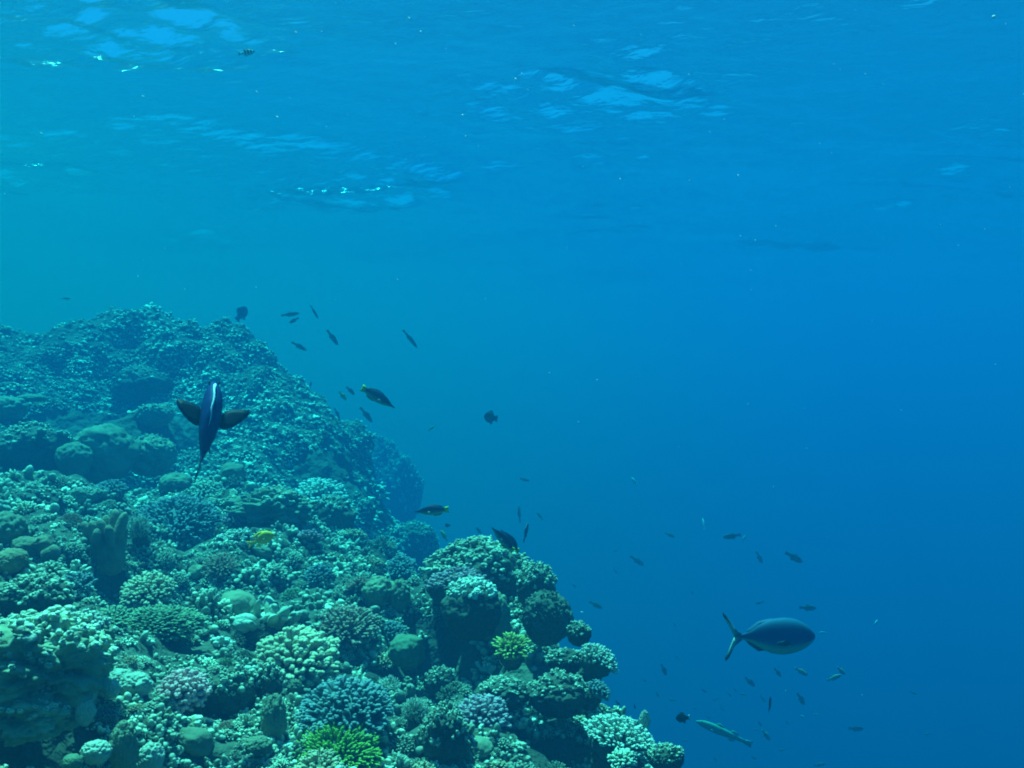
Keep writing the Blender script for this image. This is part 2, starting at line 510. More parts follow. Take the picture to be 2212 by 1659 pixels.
h = h + far_ * (.20 * (.5 - cells(GP * 1.35 + 2.2, 31)) + .10 * (.5 - cells(GP * 3.1, 33)))
GP2 = GP + GN * (h[..., None] * sc_)
# hollows that open between and under the colonies: u, v, distance, half width, depth
for u, v, d, w, dp in ((965, 1400, 2.80, .11, .34), (1130, 1455, 2.60, .09, .30), (1225, 1600, 2.34, .08, .25), (60, 1590, 1.55, .14, .30),
                       (225, 1560, 1.75, .10, .26), (845, 1450, 2.55, .08, .24), (235, 1245, 2.85, .10, .30), (930, 1340, 3.0, .08, .3), (640, 1480, 2.4, .07, .2),
                       (430, 1600, 1.85, .06, .16), (300, 1310, 2.6, .09, .22), (150, 1210, 2.75, .08, .22), (330, 940, 5.6, .25, .5), (160, 930, 5.4, .3, .5), (560, 1010, 5.5, .2, .4),
                       (690, 1010, 6.0, .16, .45), (270, 1020, 4.9, .15, .3), (120, 1010, 4.7, .2, .35), (420, 1170, 3.6, .09, .2), (980, 1540, 2.3, .06, .2), (200, 820, 6.9, .3, .4), (430, 860, 6.8, .3, .4)):
    c = at(u, v, d)
    GP2[..., 2] -= dp * np.exp(-((GP2[..., 0] - c.x) ** 2 + (GP2[..., 1] - c.y) ** 2) / (w * w))
reef_v = GP2.reshape(-1, 3)
ii = np.arange(GX.size).reshape(GX.shape)
reef_f = np.stack([ii[:-1, :-1], ii[:-1, 1:], ii[1:, 1:], ii[1:, :-1]], -1).reshape(-1, 4)
reef_t = np.concatenate([reef_f[:, [0, 1, 2]], reef_f[:, [0, 2, 3]]])
reef = link("reef_slope", mesh_from("reef_slope", (reef_v, reef_t, np.zeros(len(reef_v))), M['rock']))
tag(reef, kind='structure')
bvh = BVHTree.FromPolygons(reef_v.tolist(), reef_t.tolist(), all_triangles=True)
def hit(u, v):
    d = at(u, v, 1.0).normalized()
    loc, n, i, dist = bvh.ray_cast(Vector((0, 0, 0)), d)
    return loc, n

# ------------------------------------------------------------------ coral colonies, one thing each
taken = []
HOLLOWS = [(70, 1605, 150, 70), (440, 1625, 70, 30), (970, 1420, 90, 62), (1130, 1462, 70, 32), (1215, 1625, 70, 35), (930, 1352, 62, 26), (238, 1255, 36, 40), (350, 1405, 130, 18),
           (845, 1460, 60, 30), (640, 1480, 90, 14), (330, 935, 110, 40), (150, 925, 110, 40), (690, 1010, 60, 40), (120, 1020, 90, 18)]

def set_on(u, v, rx, ry=None, d=None, sink=.55, fix=False):
    """centre and radius of a colony whose picture centre is u, v; it grows from the slope under it"""
    ry = ry or rx
    loc, n = hit(u, v + sink * ry)
    if d is None: d = loc.y if loc is not None else 3.0
    elif loc is not None and not fix: d = min(max(loc.y, d * .92), d * 1.06)
    return at(u, v, d), rx * d / F, d

def colony(name, label, cat, u, v, rx, ry, parts, d=None, group=None, rot=None, lean=(0, 0), depth=1.0, sink=.55, zoff=0, dome=False, fix=False):
    """parts: list of (part name, (verts, tris, tip), material); sizes in colony radii"""
    c, r, d = set_on(u, v, rx, ry, d, sink, fix)
    zs = ry / rx
    if dome:
        zs = max(.80, zs); c = c - Vector((0, 0, .30 * r))
    elif zs < .62 and name == "boulder_coral":
        c = c - Vector((0, 0, (.62 - zs) * r)); zs = .62
    rz = rng.uniform(0, 6.28) if rot is None else R(rot)
    taken.append((u, v, max(rx, ry)))
    root = bpy.data.objects.new(name, None); col.objects.link(root)
    root.empty_display_size = .05
    root.location = c + Vector((0, 0, zoff * r))
    root.rotation_euler = (lean[0], lean[1], 0)
    tag(root, label, cat, group)
    ca, sa = math.cos(rz), math.sin(rz)
    for pn, (vv, tt, aa), mat in parts:
        w = np.stack([vv[:, 0] * ca - vv[:, 1] * sa, vv[:, 0] * sa + vv[:, 1] * ca, vv[:, 2]], -1)
        w = w * np.array([r, r * depth, r * zs])
        link(pn, mesh_from(pn, (w, tt, aa), mat), root)
    return root

def core(seed, s=.5, z=-.1, squash=(1, 1, .8)):
    v, t, a = lump(3, .2, 1.8, seed, squash)
    return v * s + np.array([0, 0, z]), t, a * 0

def foot(seed, r=.6, low=-1.0):
    """the dead stalk and rubble under a colony, down into the slope"""
    v, t = ico(3)
    w = v * (1 + .25 * fbm(v * 2.2 + seed, 3, seed))[:, None]
    w = w * np.array([r, r, .9]) ; w[:, 2] += low * .5
    return w, t, np.zeros(len(w))

def finger_coral(label, u, v, rx, ry, mat, n=110, r=.075, seed=1, **k):
    k.setdefault('lean', (.5, 0)); k.setdefault('dome', True)
    blunt = k.pop('blunt', True); sub = k.pop('sub', 3); low = k.pop('low', -.1)
    return colony("finger_coral", label, "coral", u, v, rx, ry,
                  [("coral_base", core(seed, .62, -.05), M[mat]), ("coral_foot", foot(seed), M['rock']),
                   ("branches", finger_dome(n, r, seed, low, blunt, sub), M[mat])], **k)

def branch_coral(label, u, v, rx, ry, mat, n=170, r=.035, seed=1, **k):
    k.setdefault('lean', (.4, 0)); k.setdefault('dome', True)
    up = k.pop('up', .5); sub = k.pop('sub', 3); low = k.pop('low', .02)
    if k.pop('fine', False):
        dome = finger_dome(n, r, seed, low, k.pop('blunt', True), min(sub, 2), .85, .09, .64); cr = .76
    else:
        dome = bush_dome(n, r, seed, low, .9, sub, up); cr = .5
    return colony("branching_coral", label, "coral", u, v, rx, ry,
                  [("coral_base", core(seed, cr, -.08), M['rock' if mat == 'bright' else mat]), ("coral_foot", foot(seed, .55), M['rock']),
                   ("branches", dome, M[mat])], **k)

def d_near(k): return k.get('d', 3) < 2.6

def boulder_coral(label, u, v, rx, ry, mat, seed=1, amp=.22, knobs=60, ksize=.07, klen=.14, kmat=None, knob=.0, kf=4, **k):
    if knobs == 0 and knob == 0: knob, kf = .045, 8
    if 0 < knobs < 45: knob, kf, mat = max(knob, .2), 3.2, kmat or mat
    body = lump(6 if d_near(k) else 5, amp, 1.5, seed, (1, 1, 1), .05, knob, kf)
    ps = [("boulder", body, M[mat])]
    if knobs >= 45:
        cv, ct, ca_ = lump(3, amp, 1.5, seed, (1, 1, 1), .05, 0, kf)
        ps.append(("knobs", joined([(cv * .9, ct, ca_ * 0), knobs_on(body, knobs, ksize, klen, seed, low=k.pop('klow', .0))]), M[kmat or mat]))  # pale knobs on dark bodies paint in lit tops and shaded faces
    else:
        k.pop('klow', 0)
    return colony(k.pop('name', "boulder_coral"), label, "coral", u, v, rx, ry, ps, **k)

def crusty(seed, n=170, size=.07):
    """an eroded head overgrown by lumps of many sizes"""
    body = lump(6, .55, 2.4, seed, (1, 1, .9), .12, .16, 4.2)
    src = lump(4, .55, 2.4, seed, (1, 1, .9), .12, .14, 4.2)
    return joined([body, knobs_on(src, n, size, size * 1.6, seed, low=-.1), knobs_on(src, n // 4, size * 1.7, size * 2.4, seed + 1, low=.1)])

# --- the ridge at the right of the foreground
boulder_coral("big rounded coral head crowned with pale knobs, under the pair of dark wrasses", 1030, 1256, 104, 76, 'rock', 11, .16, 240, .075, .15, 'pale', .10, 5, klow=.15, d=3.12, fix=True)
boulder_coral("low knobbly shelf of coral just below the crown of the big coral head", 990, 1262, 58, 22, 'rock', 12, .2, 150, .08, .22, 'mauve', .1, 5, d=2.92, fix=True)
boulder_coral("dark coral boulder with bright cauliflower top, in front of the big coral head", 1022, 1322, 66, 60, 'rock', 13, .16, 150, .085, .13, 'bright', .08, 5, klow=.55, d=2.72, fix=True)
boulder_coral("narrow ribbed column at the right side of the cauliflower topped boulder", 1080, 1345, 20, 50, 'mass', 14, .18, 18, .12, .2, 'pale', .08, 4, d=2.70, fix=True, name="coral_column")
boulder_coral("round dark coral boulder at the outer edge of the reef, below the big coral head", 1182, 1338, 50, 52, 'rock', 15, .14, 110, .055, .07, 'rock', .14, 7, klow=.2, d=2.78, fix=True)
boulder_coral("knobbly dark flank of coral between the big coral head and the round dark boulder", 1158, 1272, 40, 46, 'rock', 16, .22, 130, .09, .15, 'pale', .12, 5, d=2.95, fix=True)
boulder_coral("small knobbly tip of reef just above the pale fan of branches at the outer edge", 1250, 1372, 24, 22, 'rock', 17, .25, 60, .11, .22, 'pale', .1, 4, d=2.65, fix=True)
finger_coral("small coral with yellow tipped stubby fingers in the dark hollow below the boulders", 1107, 1388, 45, 31, 'lemon', 85, .055, 18, d=2.5, fix=True, sub=0, low=.0)
branch_coral("pale fan of branches jutting from the outer edge of the reef over open water", 1290, 1416, 47, 46, 'bright', 170, .05, 19, fine=True, d=2.5, fix=True, lean=(0, .55), up=.2)
finger_coral("small bluish coral of tight fingers below the pale fan of branches", 1290, 1487, 29, 32, 'blue', 90, .075, 20, d=2.42, fix=True, lean=(0, .6))
branch_coral("wide pale table of short branches sloping down the outer edge at bottom right", 1338, 1580, 86, 50, 'bright', 330, .036, 21, fine=True, d=2.3, fix=True, lean=(.1, .36), up=.35, sub=4)
boulder_coral("little white capped knob on a stalk standing out from the reef edge against blue water", 1392, 1562, 10, 22, 'pale', 22, .2, 10, .3, .3, 'bright', d=2.35, fix=True, name="stalked_coral", depth=1)
boulder_coral("ragged coral rock with a sunlit rim coloured pale beside the dark hollow", 1086, 1497, 54, 28, 'rock', 23, .3, 130, .07, .1, 'pale', .12, 5, klow=.3, d=2.42, fix=True)
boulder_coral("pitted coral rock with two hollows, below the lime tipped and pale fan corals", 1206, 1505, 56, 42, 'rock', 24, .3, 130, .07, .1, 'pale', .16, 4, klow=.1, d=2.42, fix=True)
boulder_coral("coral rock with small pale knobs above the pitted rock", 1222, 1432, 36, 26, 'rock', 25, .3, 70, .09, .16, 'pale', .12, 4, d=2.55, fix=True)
finger_coral("greyish mauve fan shaped coral of soft fingers near the bottom of the ridge", 1043, 1532, 60, 50, 'mauve', 120, .065, 26, d=2.28, fix=True)
boulder_coral("dark knobbly rock at the very corner where the reef leaves the bottom edge", 1440, 1640, 34, 26, 'rock', 27, .25, 90, .09, .18, 'pale', .12, 5, d=2.22, fix=True)
finger_coral("small pale coral clump under the wide pale table at the bottom edge", 1345, 1636, 32, 22, 'pale', 70, .09, 28, d=2.15, fix=True)

# --- centre foreground
finger_coral("large dome of olive finger coral in the middle of the foreground", 636, 1408, 100, 66, 'olive', 190, .062, 31, d=2.45)
finger_coral("brown fine fingered dome behind the large olive dome", 748, 1342, 74, 58, 'brown', 230, .042, 32, d=2.72)
boulder_coral("smooth green lobed coral with a dimple, left of the dark hollow", 880, 1408, 36, 36, 'green', 33, .28, 0, d=2.62)
branch_coral("wide blue grey thicket of branches in the centre of the foreground", 748, 1515, 108, 62, 'blue', 300, .038, 34, d=2.22, sub=2, fine=True)
branch_coral("pale spiky tuft at the right end of the blue grey thicket", 838, 1480, 30, 26, 'bright', 80, .05, 35, d=2.3)
branch_coral("upright bright branched coral right of the blue grey thicket", 897, 1540, 34, 48, 'bright', 110, .05, 36, d=2.12, up=.9)
branch_coral("bright lime green bush of pointed branches at the bottom edge", 727, 1606, 102, 52, 'lime', 760, .027, 37, d=1.93, sub=0, fine=True, blunt=True, lean=(.45, 0))
finger_coral("dull little finger coral in front of the lime green bush", 690, 1648, 54, 26, 'olive', 90, .06, 38, d=1.86)
colony("lumpy_coral", "pale lumpy coral glowing in the sun behind the olive dome", "coral", 575, 1350, 66, 50, [("lumps", knob_cluster(16, 39, 12, .21, 4), M['crag']), ("coral_foot", foot(39, .8), M['rock'])], d=2.66)
boulder_coral("smooth sloping pale hump at the left of the glowing lumps", 528, 1348, 26, 22, 'bright', 40, .15, 0, d=2.6)
boulder_coral("mound of pale knobs between the pink coral and the blue grey thicket", 487, 1500, 54, 50, 'rock', 41, .3, 110, .1, .18, 'pale', .12, 4, d=2.1)
boulder_coral("cluster of small green knobs left of the blue grey thicket", 578, 1480, 28, 36, 'rock', 42, .3, 60, .14, .22, 'pale', .12, 4, d=2.2)
boulder_coral("little knob tuft standing alone below the olive dome", 637, 1488, 13, 17, 'rock', 43, .3, 26, .22, .3, 'pale', d=2.25)
boulder_coral("pale lump at the left foot of the lime green bush", 556, 1614, 26, 20, 'pale', 44, .22, 26, .14, .12, 'pale', d=1.95)
boulder_coral("rounded arm of coral rising beside the lime green bush", 590, 1560, 24, 46, 'pale', 45, .28, 40, .12, .15, 'pale', .1, 4, d=2.05)
boulder_coral("grey branching rock right of the bright branched coral", 960, 1600, 46, 60, 'rock', 46, .3, 110, .09, .18, 'pale', .12, 4, d=2.12)
boulder_coral("coral rim curling round the dark hollow, right of the dimpled green lobe", 950, 1478, 32, 30, 'rock', 47, .3, 60, .1, .16, 'pale', .1, 4, d=2.5)

# --- left foreground
finger_coral("pale pink finger coral at the left of the foreground", 396, 1486, 58, 66, 'pink', 150, .085, 51, d=1.93, sub=2)
finger_coral("long bank of fine dark green fingers behind the pink coral", 345, 1352, 104, 40, 'green', 420, .036, 52, d=2.35, depth=.55, dome=False, lean=(.5,0))
finger_coral("smaller bank of fine fingers joining the left end of the green bank", 240, 1342, 50, 22, 'green', 140, .05, 53, d=2.3, dome=False)
colony("lumpy_coral", "shaded lower tier of lumps under the big sunlit mass at the left edge", "coral", 62, 1535, 98, 62, [("lumps", crusty(154, 160, .07), M['crag'])], d=1.60)
colony("lumpy_coral", "big sunlit knobbly coral mass filling the left edge of the foreground", "coral", 92, 1440, 122, 98,
       [("lumps", crusty(54, 200, .075), M['crag']), ("rock_face", joined([(lump(5, .3, 1.8, 54, (1, 1, .9), .08, .1, 5)[0] * .7 - np.array([0, 0, .25]), *lump(5, .3, 1.8, 54)[1:])]), M['rock'])], d=1.62)
boulder_coral("pale crusted lump at the top right of the sunlit mass", 190, 1372, 46, 40, 'pale', 55, .28, 46, .13, .16, 'bright', .12, 4, d=1.8)
boulder_coral("upper of two bright knobs hanging over the dark hollow at bottom left", 190, 1494, 18, 28, 'bright', 56, .22, 16, .22, .2, 'bright', d=1.6)
boulder_coral("lower of two bright knobs hanging over the dark hollow at bottom left", 184, 1540, 18, 26, 'bright', 57, .22, 16, .22, .2, 'bright', d=1.58)
boulder_coral("tall tapering spire of coral at the bottom left edge", 268, 1622, 26, 54, 'mass', 58, .18, 26, .12, .12, 'pale', .1, 4, d=1.5, name="coral_spire")
boulder_coral("bright smooth lump left of the tapering spire", 208, 1626, 27, 22, 'bright', 59, .14, 6, .14, .12, 'bright', d=1.46)
boulder_coral("dull green lump at the bottom edge left of the bright lump", 156, 1648, 20, 18, 'green', 60, .14, 0, d=1.44)
boulder_coral("small bright capped stump at the bottom edge right of the spire", 326, 1642, 24, 32, 'pale', 61, .22, 18, .16, .16, 'bright', d=1.55)
boulder_coral("tight round knob coral between the bright knobs and the pink coral", 240, 1490, 17, 18, 'pale', 62, .18, 40, .13, .14, 'bright', .1, 5, d=1.78)
boulder_coral("bright pair of lumps touching the left of the pink coral", 292, 1482, 30, 24, 'bright', 63, .3, 30, .15, .2, 'bright', .12, 4, d=1.85)
boulder_coral("bright finger of coral lying above the small round knob coral", 258, 1462, 26, 13, 'bright', 64, .22, 16, .14, .16, 'bright', d=1.9)
boulder_coral("knobbly mound with lit right rim under the smooth boulders at the left edge", 78, 1300, 66, 46, 'rock', 65, .22, 130, .1, .17, 'pale', .14, 5, d=2.15)

# --- middle ground, left
finger_coral("pale yellowish dome of finger coral in the left middle ground", 320, 1266, 62, 46, 'olive', 170, .055, 71, d=2.75)
finger_coral("blue tipped coral of short fingers left of the yellowish dome", 167, 1256, 42, 38, 'blue', 90, .07, 72, d=2.55, sub=1)
colony("leather_coral", "tall lobed leather coral standing in shade in the left middle ground", "coral", 232, 1165, 46, 66,
       [("lobes", lobes(9, 73, .24, 1.35, .62), M['soft']), ("coral_base", foot(73, .8, -1.1), M['soft'])], d=3.0)
branch_coral("big dense blue green bush of fine branches behind the leather coral", 380, 1110, 98, 56, 'blue', 480, .030, 74, d=3.75, sub=1, fine=True)
branch_coral("round bluish cushion of fine branches at the left end of the big bush", 240, 1052, 38, 32, 'blue', 180, .05, 75, d=4.1, sub=1, fine=True)
branch_coral("bright open fan of branches right of the leather coral", 303, 1148, 32, 52, 'bright', 100, .05, 76, d=3.2, up=.8)
boulder_coral("smooth pale boulder above the big bush", 379, 1046, 36, 24, 'mass', 77, .2, 0, d=4.5)
finger_coral("pale cushion of stubby fingers right of the smooth pale boulder", 444, 1056, 40, 24, 'pale', 130, .06, 78, d=4.4)
boulder_coral("smooth rounded boulder at the left edge, lowest of the smooth ones", 24, 1214, 34, 28, 'soft', 79, .2, 0, d=2.5)
boulder_coral("smooth boulder behind the lowest one at the left edge", 55, 1182, 28, 22, 'soft', 80, .2, 0, d=2.75)
boulder_coral("pair of smooth round lumps right of the left edge boulders", 93, 1178, 24, 21, 'soft', 81, .32, 0, d=2.7)
colony("sausage_coral", "curved sausage shaped coral lying right of the smooth boulders", "coral", 112, 1202, 36, 24,
       [("lobes", lobes(2, 82, .42, 1.6, .2), M['soft'])], d=2.65, lean=(0, 1.0))
boulder_coral("domed coral with a worn patch on the left edge above the smooth boulders", 12, 1146, 38, 34, 'mass', 83, .2, 10, .1, .08, 'pale', .05, 5, d=3.0)
boulder_coral("flat topped pale cushion of coral in the left middle ground", 186, 1072, 30, 18, 'pale', 84, .25, 60, .11, .14, 'bright', .12, 4, d=3.95)
boulder_coral("long low pale crust of coral along the left edge", 75, 1072, 60, 18, 'rock', 85, .3, 90, .08, .14, 'pale', .12, 5, d=3.85)
boulder_coral("small smooth round head peeping up behind the low pale crust", 134, 1044, 17, 15, 'mass', 86, .12, 0, d=4.3)

# --- middle ground, back
boulder_coral("large smooth domed coral, right half of a pair behind the bushes", 222, 982, 66, 60, 'pale', 91, .22, 0, .07, .06, 'mass', .11, 6, d=4.75)
boulder_coral("smaller dome set in front of the large smooth dome", 160, 994, 36, 36, 'pale', 92, .16, 0, .1, .1, 'mass', .10, 6, d=4.5)
boulder_coral("crusty grey dome right of the large smooth dome", 326, 986, 48, 42, 'mass', 93, .25, 90, .06, .08, 'pale', .1, 6, d=5.0)
boulder_coral("dark arched ledge with a sunlit rim at the left edge", 74, 972, 84, 46, 'rock', 94, .3, 150, .06, .10, 'pale', .12, 5, klow=.3, d=4.6)
boulder_coral("thin flat plate of coral jutting out in the shade at the far left", 69, 860, 30, 8, 'pale', 95, .1, 0, d=5.6, name="plate_coral")
boulder_coral("hazy rounded head at the left edge under the flat plate", 14, 886, 36, 26, 'pale', 96, .25, 40, .1, .14, 'pale', .1, 5, d=5.7)
boulder_coral("bushy hazy mass on the shaded foot of the tall mound", 334, 898, 38, 24, 'pale', 97, .25, 120, .07, .13, 'pale', .1, 6, d=6.1)
boulder_coral("long pale ledge arching across the face of the tall mound", 310, 818, 62, 22, 'rock', 98, .25, 90, .06, .09, 'pale', .1, 6, klow=.2, d=6.8)
finger_coral("small teal finger coral beside the deep gully in the middle", 867, 1216, 35, 22, 'blue', 110, .055, 99, d=3.6)
colony("lumpy_coral", "big lumpy pale coral hump in the centre of the middle ground", "coral", 590, 1100, 72, 40, [("lumps", crusty(100, 130, .06), M['pale']), ("coral_foot", foot(100, .9), M['rock'])], d=4.25)
boulder_coral("round smooth boulder, left of two at the edge of the gully", 815, 1282, 30, 30, 'mass', 101, .2, 20, .12, .12, 'mass', .08, 5, d=3.3)
boulder_coral("round smooth boulder, right of two at the edge of the gully", 862, 1292, 22, 34, 'mass', 102, .2, 16, .12, .12, 'mass', .08, 5, d=3.25)
finger_coral("hazy brownish dome of fine branches in the middle ground", 475, 1214, 42, 32, 'brown', 170, .04, 103, d=3.5)
boulder_coral("sunlit lump of coral behind the orange yellow fish", 512, 1182, 44, 30, 'rock', 104, .3, 90, .1, .2, 'bright', .12, 4, d=3.75)
finger_coral("bright clump of fingers on the shoulder of the tall mound near the gully", 690, 1060, 62, 44, 'bright', 170, .055, 105, d=5.35)
boulder_coral("knobbly hump below the shoulder of the tall mound", 720, 1120, 44, 40, 'rock', 106, .3, 120, .08, .14, 'pale', .12, 5, d=5.0)

# --- the far pinnacle seen past the gully and the distant reef at the left
def pinnacle(label, u, v, rx, ry, d, seed, name="coral_pinnacle"):
    body = lump(5, .28, 1.6, seed, (1, 1, 1), .08, .10, 7)
    return colony(name, label, "coral", u, v, rx, ry, [("rock_face", body, M['rock']), ("knobs", joined([(body[0] * .88, body[1], body[2] * 0), knobs_on(body, 420, .045, .07, seed, low=-.4)]), M['pale'])], d=d, zoff=0)
pinnacle("faint steep pinnacle of coral in the blue distance past the gully", 838, 1075, 66, 105, 12.5, 111)
pinnacle("low hazy coral hump at the foot of the faint pinnacle", 890, 1185, 52, 50, 7.4, 112)
pinnacle("hazy shoulder of reef at the far left behind the tall mound", 2, 800, 84, 84, 10.6, 113)

# ------------------------------------------------------------------ the uncountable crust of small knobs between the colonies
def scatter(n_try, region, size, protos, seed, dmax=99, dmin=0, spacing=.6, flat=(.6, 1.1), up=.5, patch=1.6, thr=-.36):
    rg = np.random.default_rng(seed)
    grid, parts, tones = {}, [], []
    for _ in range(n_try):
        u = rg.uniform(region[0], region[2]); v = rg.uniform(region[1], region[3])
        loc, n = hit(u, v)
        if loc is None or not (dmin < loc.y < dmax) or loc.y > 13: continue
        if any(((u - a) / p) ** 2 + ((v - b) / q) ** 2 < 1 for a, b, p, q in HOLLOWS): continue
        pn = float(fbm(np.array([[loc.x, loc.y, loc.z]]) * patch + seed * 5.1, 3, seed)[0])
        if pn < thr + rg.normal(0, .12): continue
        big = float(fbm(np.array([[loc.x, loc.y, loc.z]]) * patch * 1.7 + 40, 2, seed + 3)[0])
        s = (size[0] + (size[1] - size[0]) * min(max(.5 + 1.1 * big + rg.normal(0, .2), 0), 1)) * rg.uniform(.75, 1.15)
        key = (int(u // 40), int(v // 40))
        if any((pu - u) ** 2 + (pv - v) ** 2 < (spacing * (s + ps)) ** 2
               for a in (-1, 0, 1) for b in (-1, 0, 1) for (pu, pv, ps) in grid.get((key[0] + a, key[1] + b), ())): continue
        grid.setdefault(key, []).append((u, v, s))
        r = s * loc.y / F
        vv, tt, aa = protos[rg.integers(len(protos))]
        nrm = (n + Vector((0, 0, up))).normalized()
        q = nrm.to_track_quat('Z', 'Y') @ Matrix.Rotation(rg.uniform(0, 6.28), 3, 'Z').to_quaternion()
        Rm = np.array(q.to_matrix())
        w = (vv * np.array([r, r, r * rg.uniform(*flat)])) @ Rm.T + np.array(loc)
        parts.append((w, tt, aa)); tones.append(np.full(len(w), rg.normal(0, .28)))
    v, t, a = joined(parts)
    return (v, t, a), np.clip(np.concatenate(tones), -.55, .7), len(parts)

near_protos = [knob_cluster(n, 200 + n, 10, f, sb) for n, f, sb in ((3, .48, 2), (4, .44, 2), (5, .38, 2), (6, .36, 1), (7, .32, 1), (9, .26, 1), (12, .22, 1), (15, .20, 0))] + \
              [finger_dome(34, .10, 220, 0, True, 1), finger_dome(90, .06, 222, 0, True, 0, .85, .08, .6), bush_dome(40, .06, 221, 0, .8, 1)]
# small colonies that stand among the knobs
sm = {'a': finger_dome(120, .062, 401, -.05, True, 1, .85, .08, .6), 'b': finger_dome(70, .085, 402, -.05, True, 2), 'c': finger_dome(170, .045, 403, -.05, True, 0, .85, .1, .62),
      'd': knob_cluster(9, 404, 12, .3, 3), 'e': lump(4, .25, 1.7, 405, (1, 1, .8), .06, .14, 4)}
smesh = {}
rg4 = np.random.default_rng(44)
spots = []
for _ in range(2500):
    u, v = rg4.uniform(-20, 1420), rg4.uniform(1010, 1670)
    s_ = rg4.uniform(17, 38)
    if any((u - a) ** 2 + ((v - b) * 1.2) ** 2 < (s_ + c) ** 2 for a, b, c in spots): continue
    if any((u - a) ** 2 + (v - b) ** 2 < (.75 * s_ + .8 * c) ** 2 for a, b, c in taken): continue
    if any(((u - a) / p) ** 2 + ((v - b) / q) ** 2 < 1 for a, b, p, q in HOLLOWS): continue
    loc, n = hit(u, v + .3 * s_)
    if loc is None or loc.y > 5.5: continue
    spots.append((u, v, s_))
    if len(spots) > 90: break
for u, v, s_ in spots:
    k = 'aabbccdde'[rg4.integers(9)]; mt = {'a': ['olive', 'blue', 'green', 'pale'], 'b': ['olive', 'pale', 'brown', 'mauve'], 'c': ['brown', 'green', 'blue'], 'd': ['bright', 'pale'], 'e': ['mass', 'pale']}[k]
    mt = mt[rg4.integers(len(mt))]
    loc, n = hit(u, v + .3 * s_); r = s_ * loc.y / F
    if (k, mt) not in smesh:
        smesh[k, mt] = mesh_from("small_coral", sm[k], M[mt])
    o = link("small_coral", smesh[k, mt])
    o.location = loc; o.scale = (r, r, r * rg4.uniform(.75, 1.05)); o.rotation_euler = (rg4.uniform(.1, .5), rg4.uniform(-.25, .25), rg4.uniform(0, 6.28))
    tag(o, "small rounded coral growing among the knobs of the reef slope", "coral", "small corals among the knobs")
far_protos = [knob_cluster(n, 240 + n, 6, f) for n, f in ((4, .4), (5, .34), (7, .28), (9, .24))]
vt, tone, k1 = scatter(36000, (-150, 1000, 1500, 1700), (9, 32), near_protos, 1, dmax=5.4, spacing=.52)
o = link("coral_rubble", mesh_from("coral_rubble", vt, M['pale'], tone)); tag(o, kind='stuff')
vt, tone, k2 = scatter(9000, (-100, 1000, 1500, 1700), (4, 8), near_protos[:3] + far_protos, 2, dmax=5.4, spacing=.8, thr=.0, patch=3)
o = link("coral_crust", mesh_from("coral_crust", vt, M['pale'], tone)); tag(o, kind='stuff')
vt, tone, k3 = scatter(30000, (-100, 640, 960, 1240), (5, 15), far_protos, 3, dmin=4.4, spacing=.5, flat=(.35, .8), up=.9, patch=1.3, thr=-.22)
o = link("far_coral_crust", mesh_from("far_coral_crust", vt, M['crag'], tone)); tag(o, kind='stuff')
print("scatter", k1, k2, k3)

# ------------------------------------------------------------------ fish
def skin_material():
    m, nt, out = new_mat("fish_skin")
    b = nt.nodes.new("ShaderNodeBsdfPrincipled")
    a = nt.nodes.new("ShaderNodeAttribute"); a.attribute_name = "skin"
    nz = nt.nodes.new("ShaderNodeTexVoronoi"); nz.inputs["Scale"].default_value = 260
    geo = nt.nodes.new("ShaderNodeTexCoord")
    bp = nt.nodes.new("ShaderNodeBump"); bp.inputs["Strength"].default_value = .15; bp.inputs["Distance"].default_value = .001
    nt.links.new(geo.outputs["Object"], nz.inputs["Vector"]); nt.links.new(nz.outputs["Distance"], bp.inputs["Height"])
    nt.links.new(bp.outputs[0], b.inputs["Normal"])
    nt.links.new(a.outputs["Color"], b.inputs["Base Color"])
    b.inputs["Roughness"].default_value = .55; b.inputs["Specular IOR Level"].default_value = .06
    nt.links.new(b.outputs[0], out.inputs["Surface"])
    return m
SKIN = skin_material()

def skin_mesh(name, v, t, c):
    me = make_mesh(name, v, t)
    a = me.color_attributes.new("skin", 'FLOAT_COLOR', 'POINT')
    a.data.foreach_set("color", np.c_[np.clip(c, 0, 1), np.ones(len(c))].astype(np.float32).ravel())
    me.materials.append(SKIN)
    return me

def loft(ts, top, bot, wid, color, ns=16, n=26, bend=0.0):
    """fish body, nose at +x, length 1"""
    T = np.linspace(0, 1, n) ** 1.0
    zt, zb, w = np.interp(T, ts, top), np.interp(T, ts, bot), np.interp(T, ts, wid)
    k = np.array([.25, .5, .25])
    for arr in (zt, zb, w):
        arr[1:-1] = np.convolve(arr, k, 'same')[1:-1]
    ang = np.arange(ns) / ns * 2 * math.pi
    V, C = [], []
    for i, t in enumerate(T):
        zc, hz = (zt[i] + zb[i]) / 2, (zt[i] - zb[i]) / 2
        y = np.sign(np.cos(ang)) * np.abs(np.cos(ang)) ** .85 * w[i] + bend * t * t
        z = zc + np.sin(ang) * hz
        V.append(np.stack([np.full(ns, .5 - t), y, z], -1))
        C.append(color(np.full(ns, t), np.sin(ang)))
    V = np.concatenate(V + [np.array([[.5, 0, (zt[0] + zb[0]) / 2], [-.5, bend, (zt[-1] + zb[-1]) / 2]])])
    C = np.concatenate(C + [color(np.array([0., 1.]), np.array([0., 0.]))])
    q = []
    for i in range(n - 1):
        for s in range(ns):
            a, b = i * ns + s, i * ns + (s + 1) % ns
            q += [(a, b, b + ns), (a, b + ns, a + ns)]
    for s in range(ns):
        q.append((n * ns, (s + 1) % ns, s)); q.append((n * ns + 1, (n - 1) * ns + s, (n - 1) * ns + (s + 1) % ns))
    return V, np.array(q), C

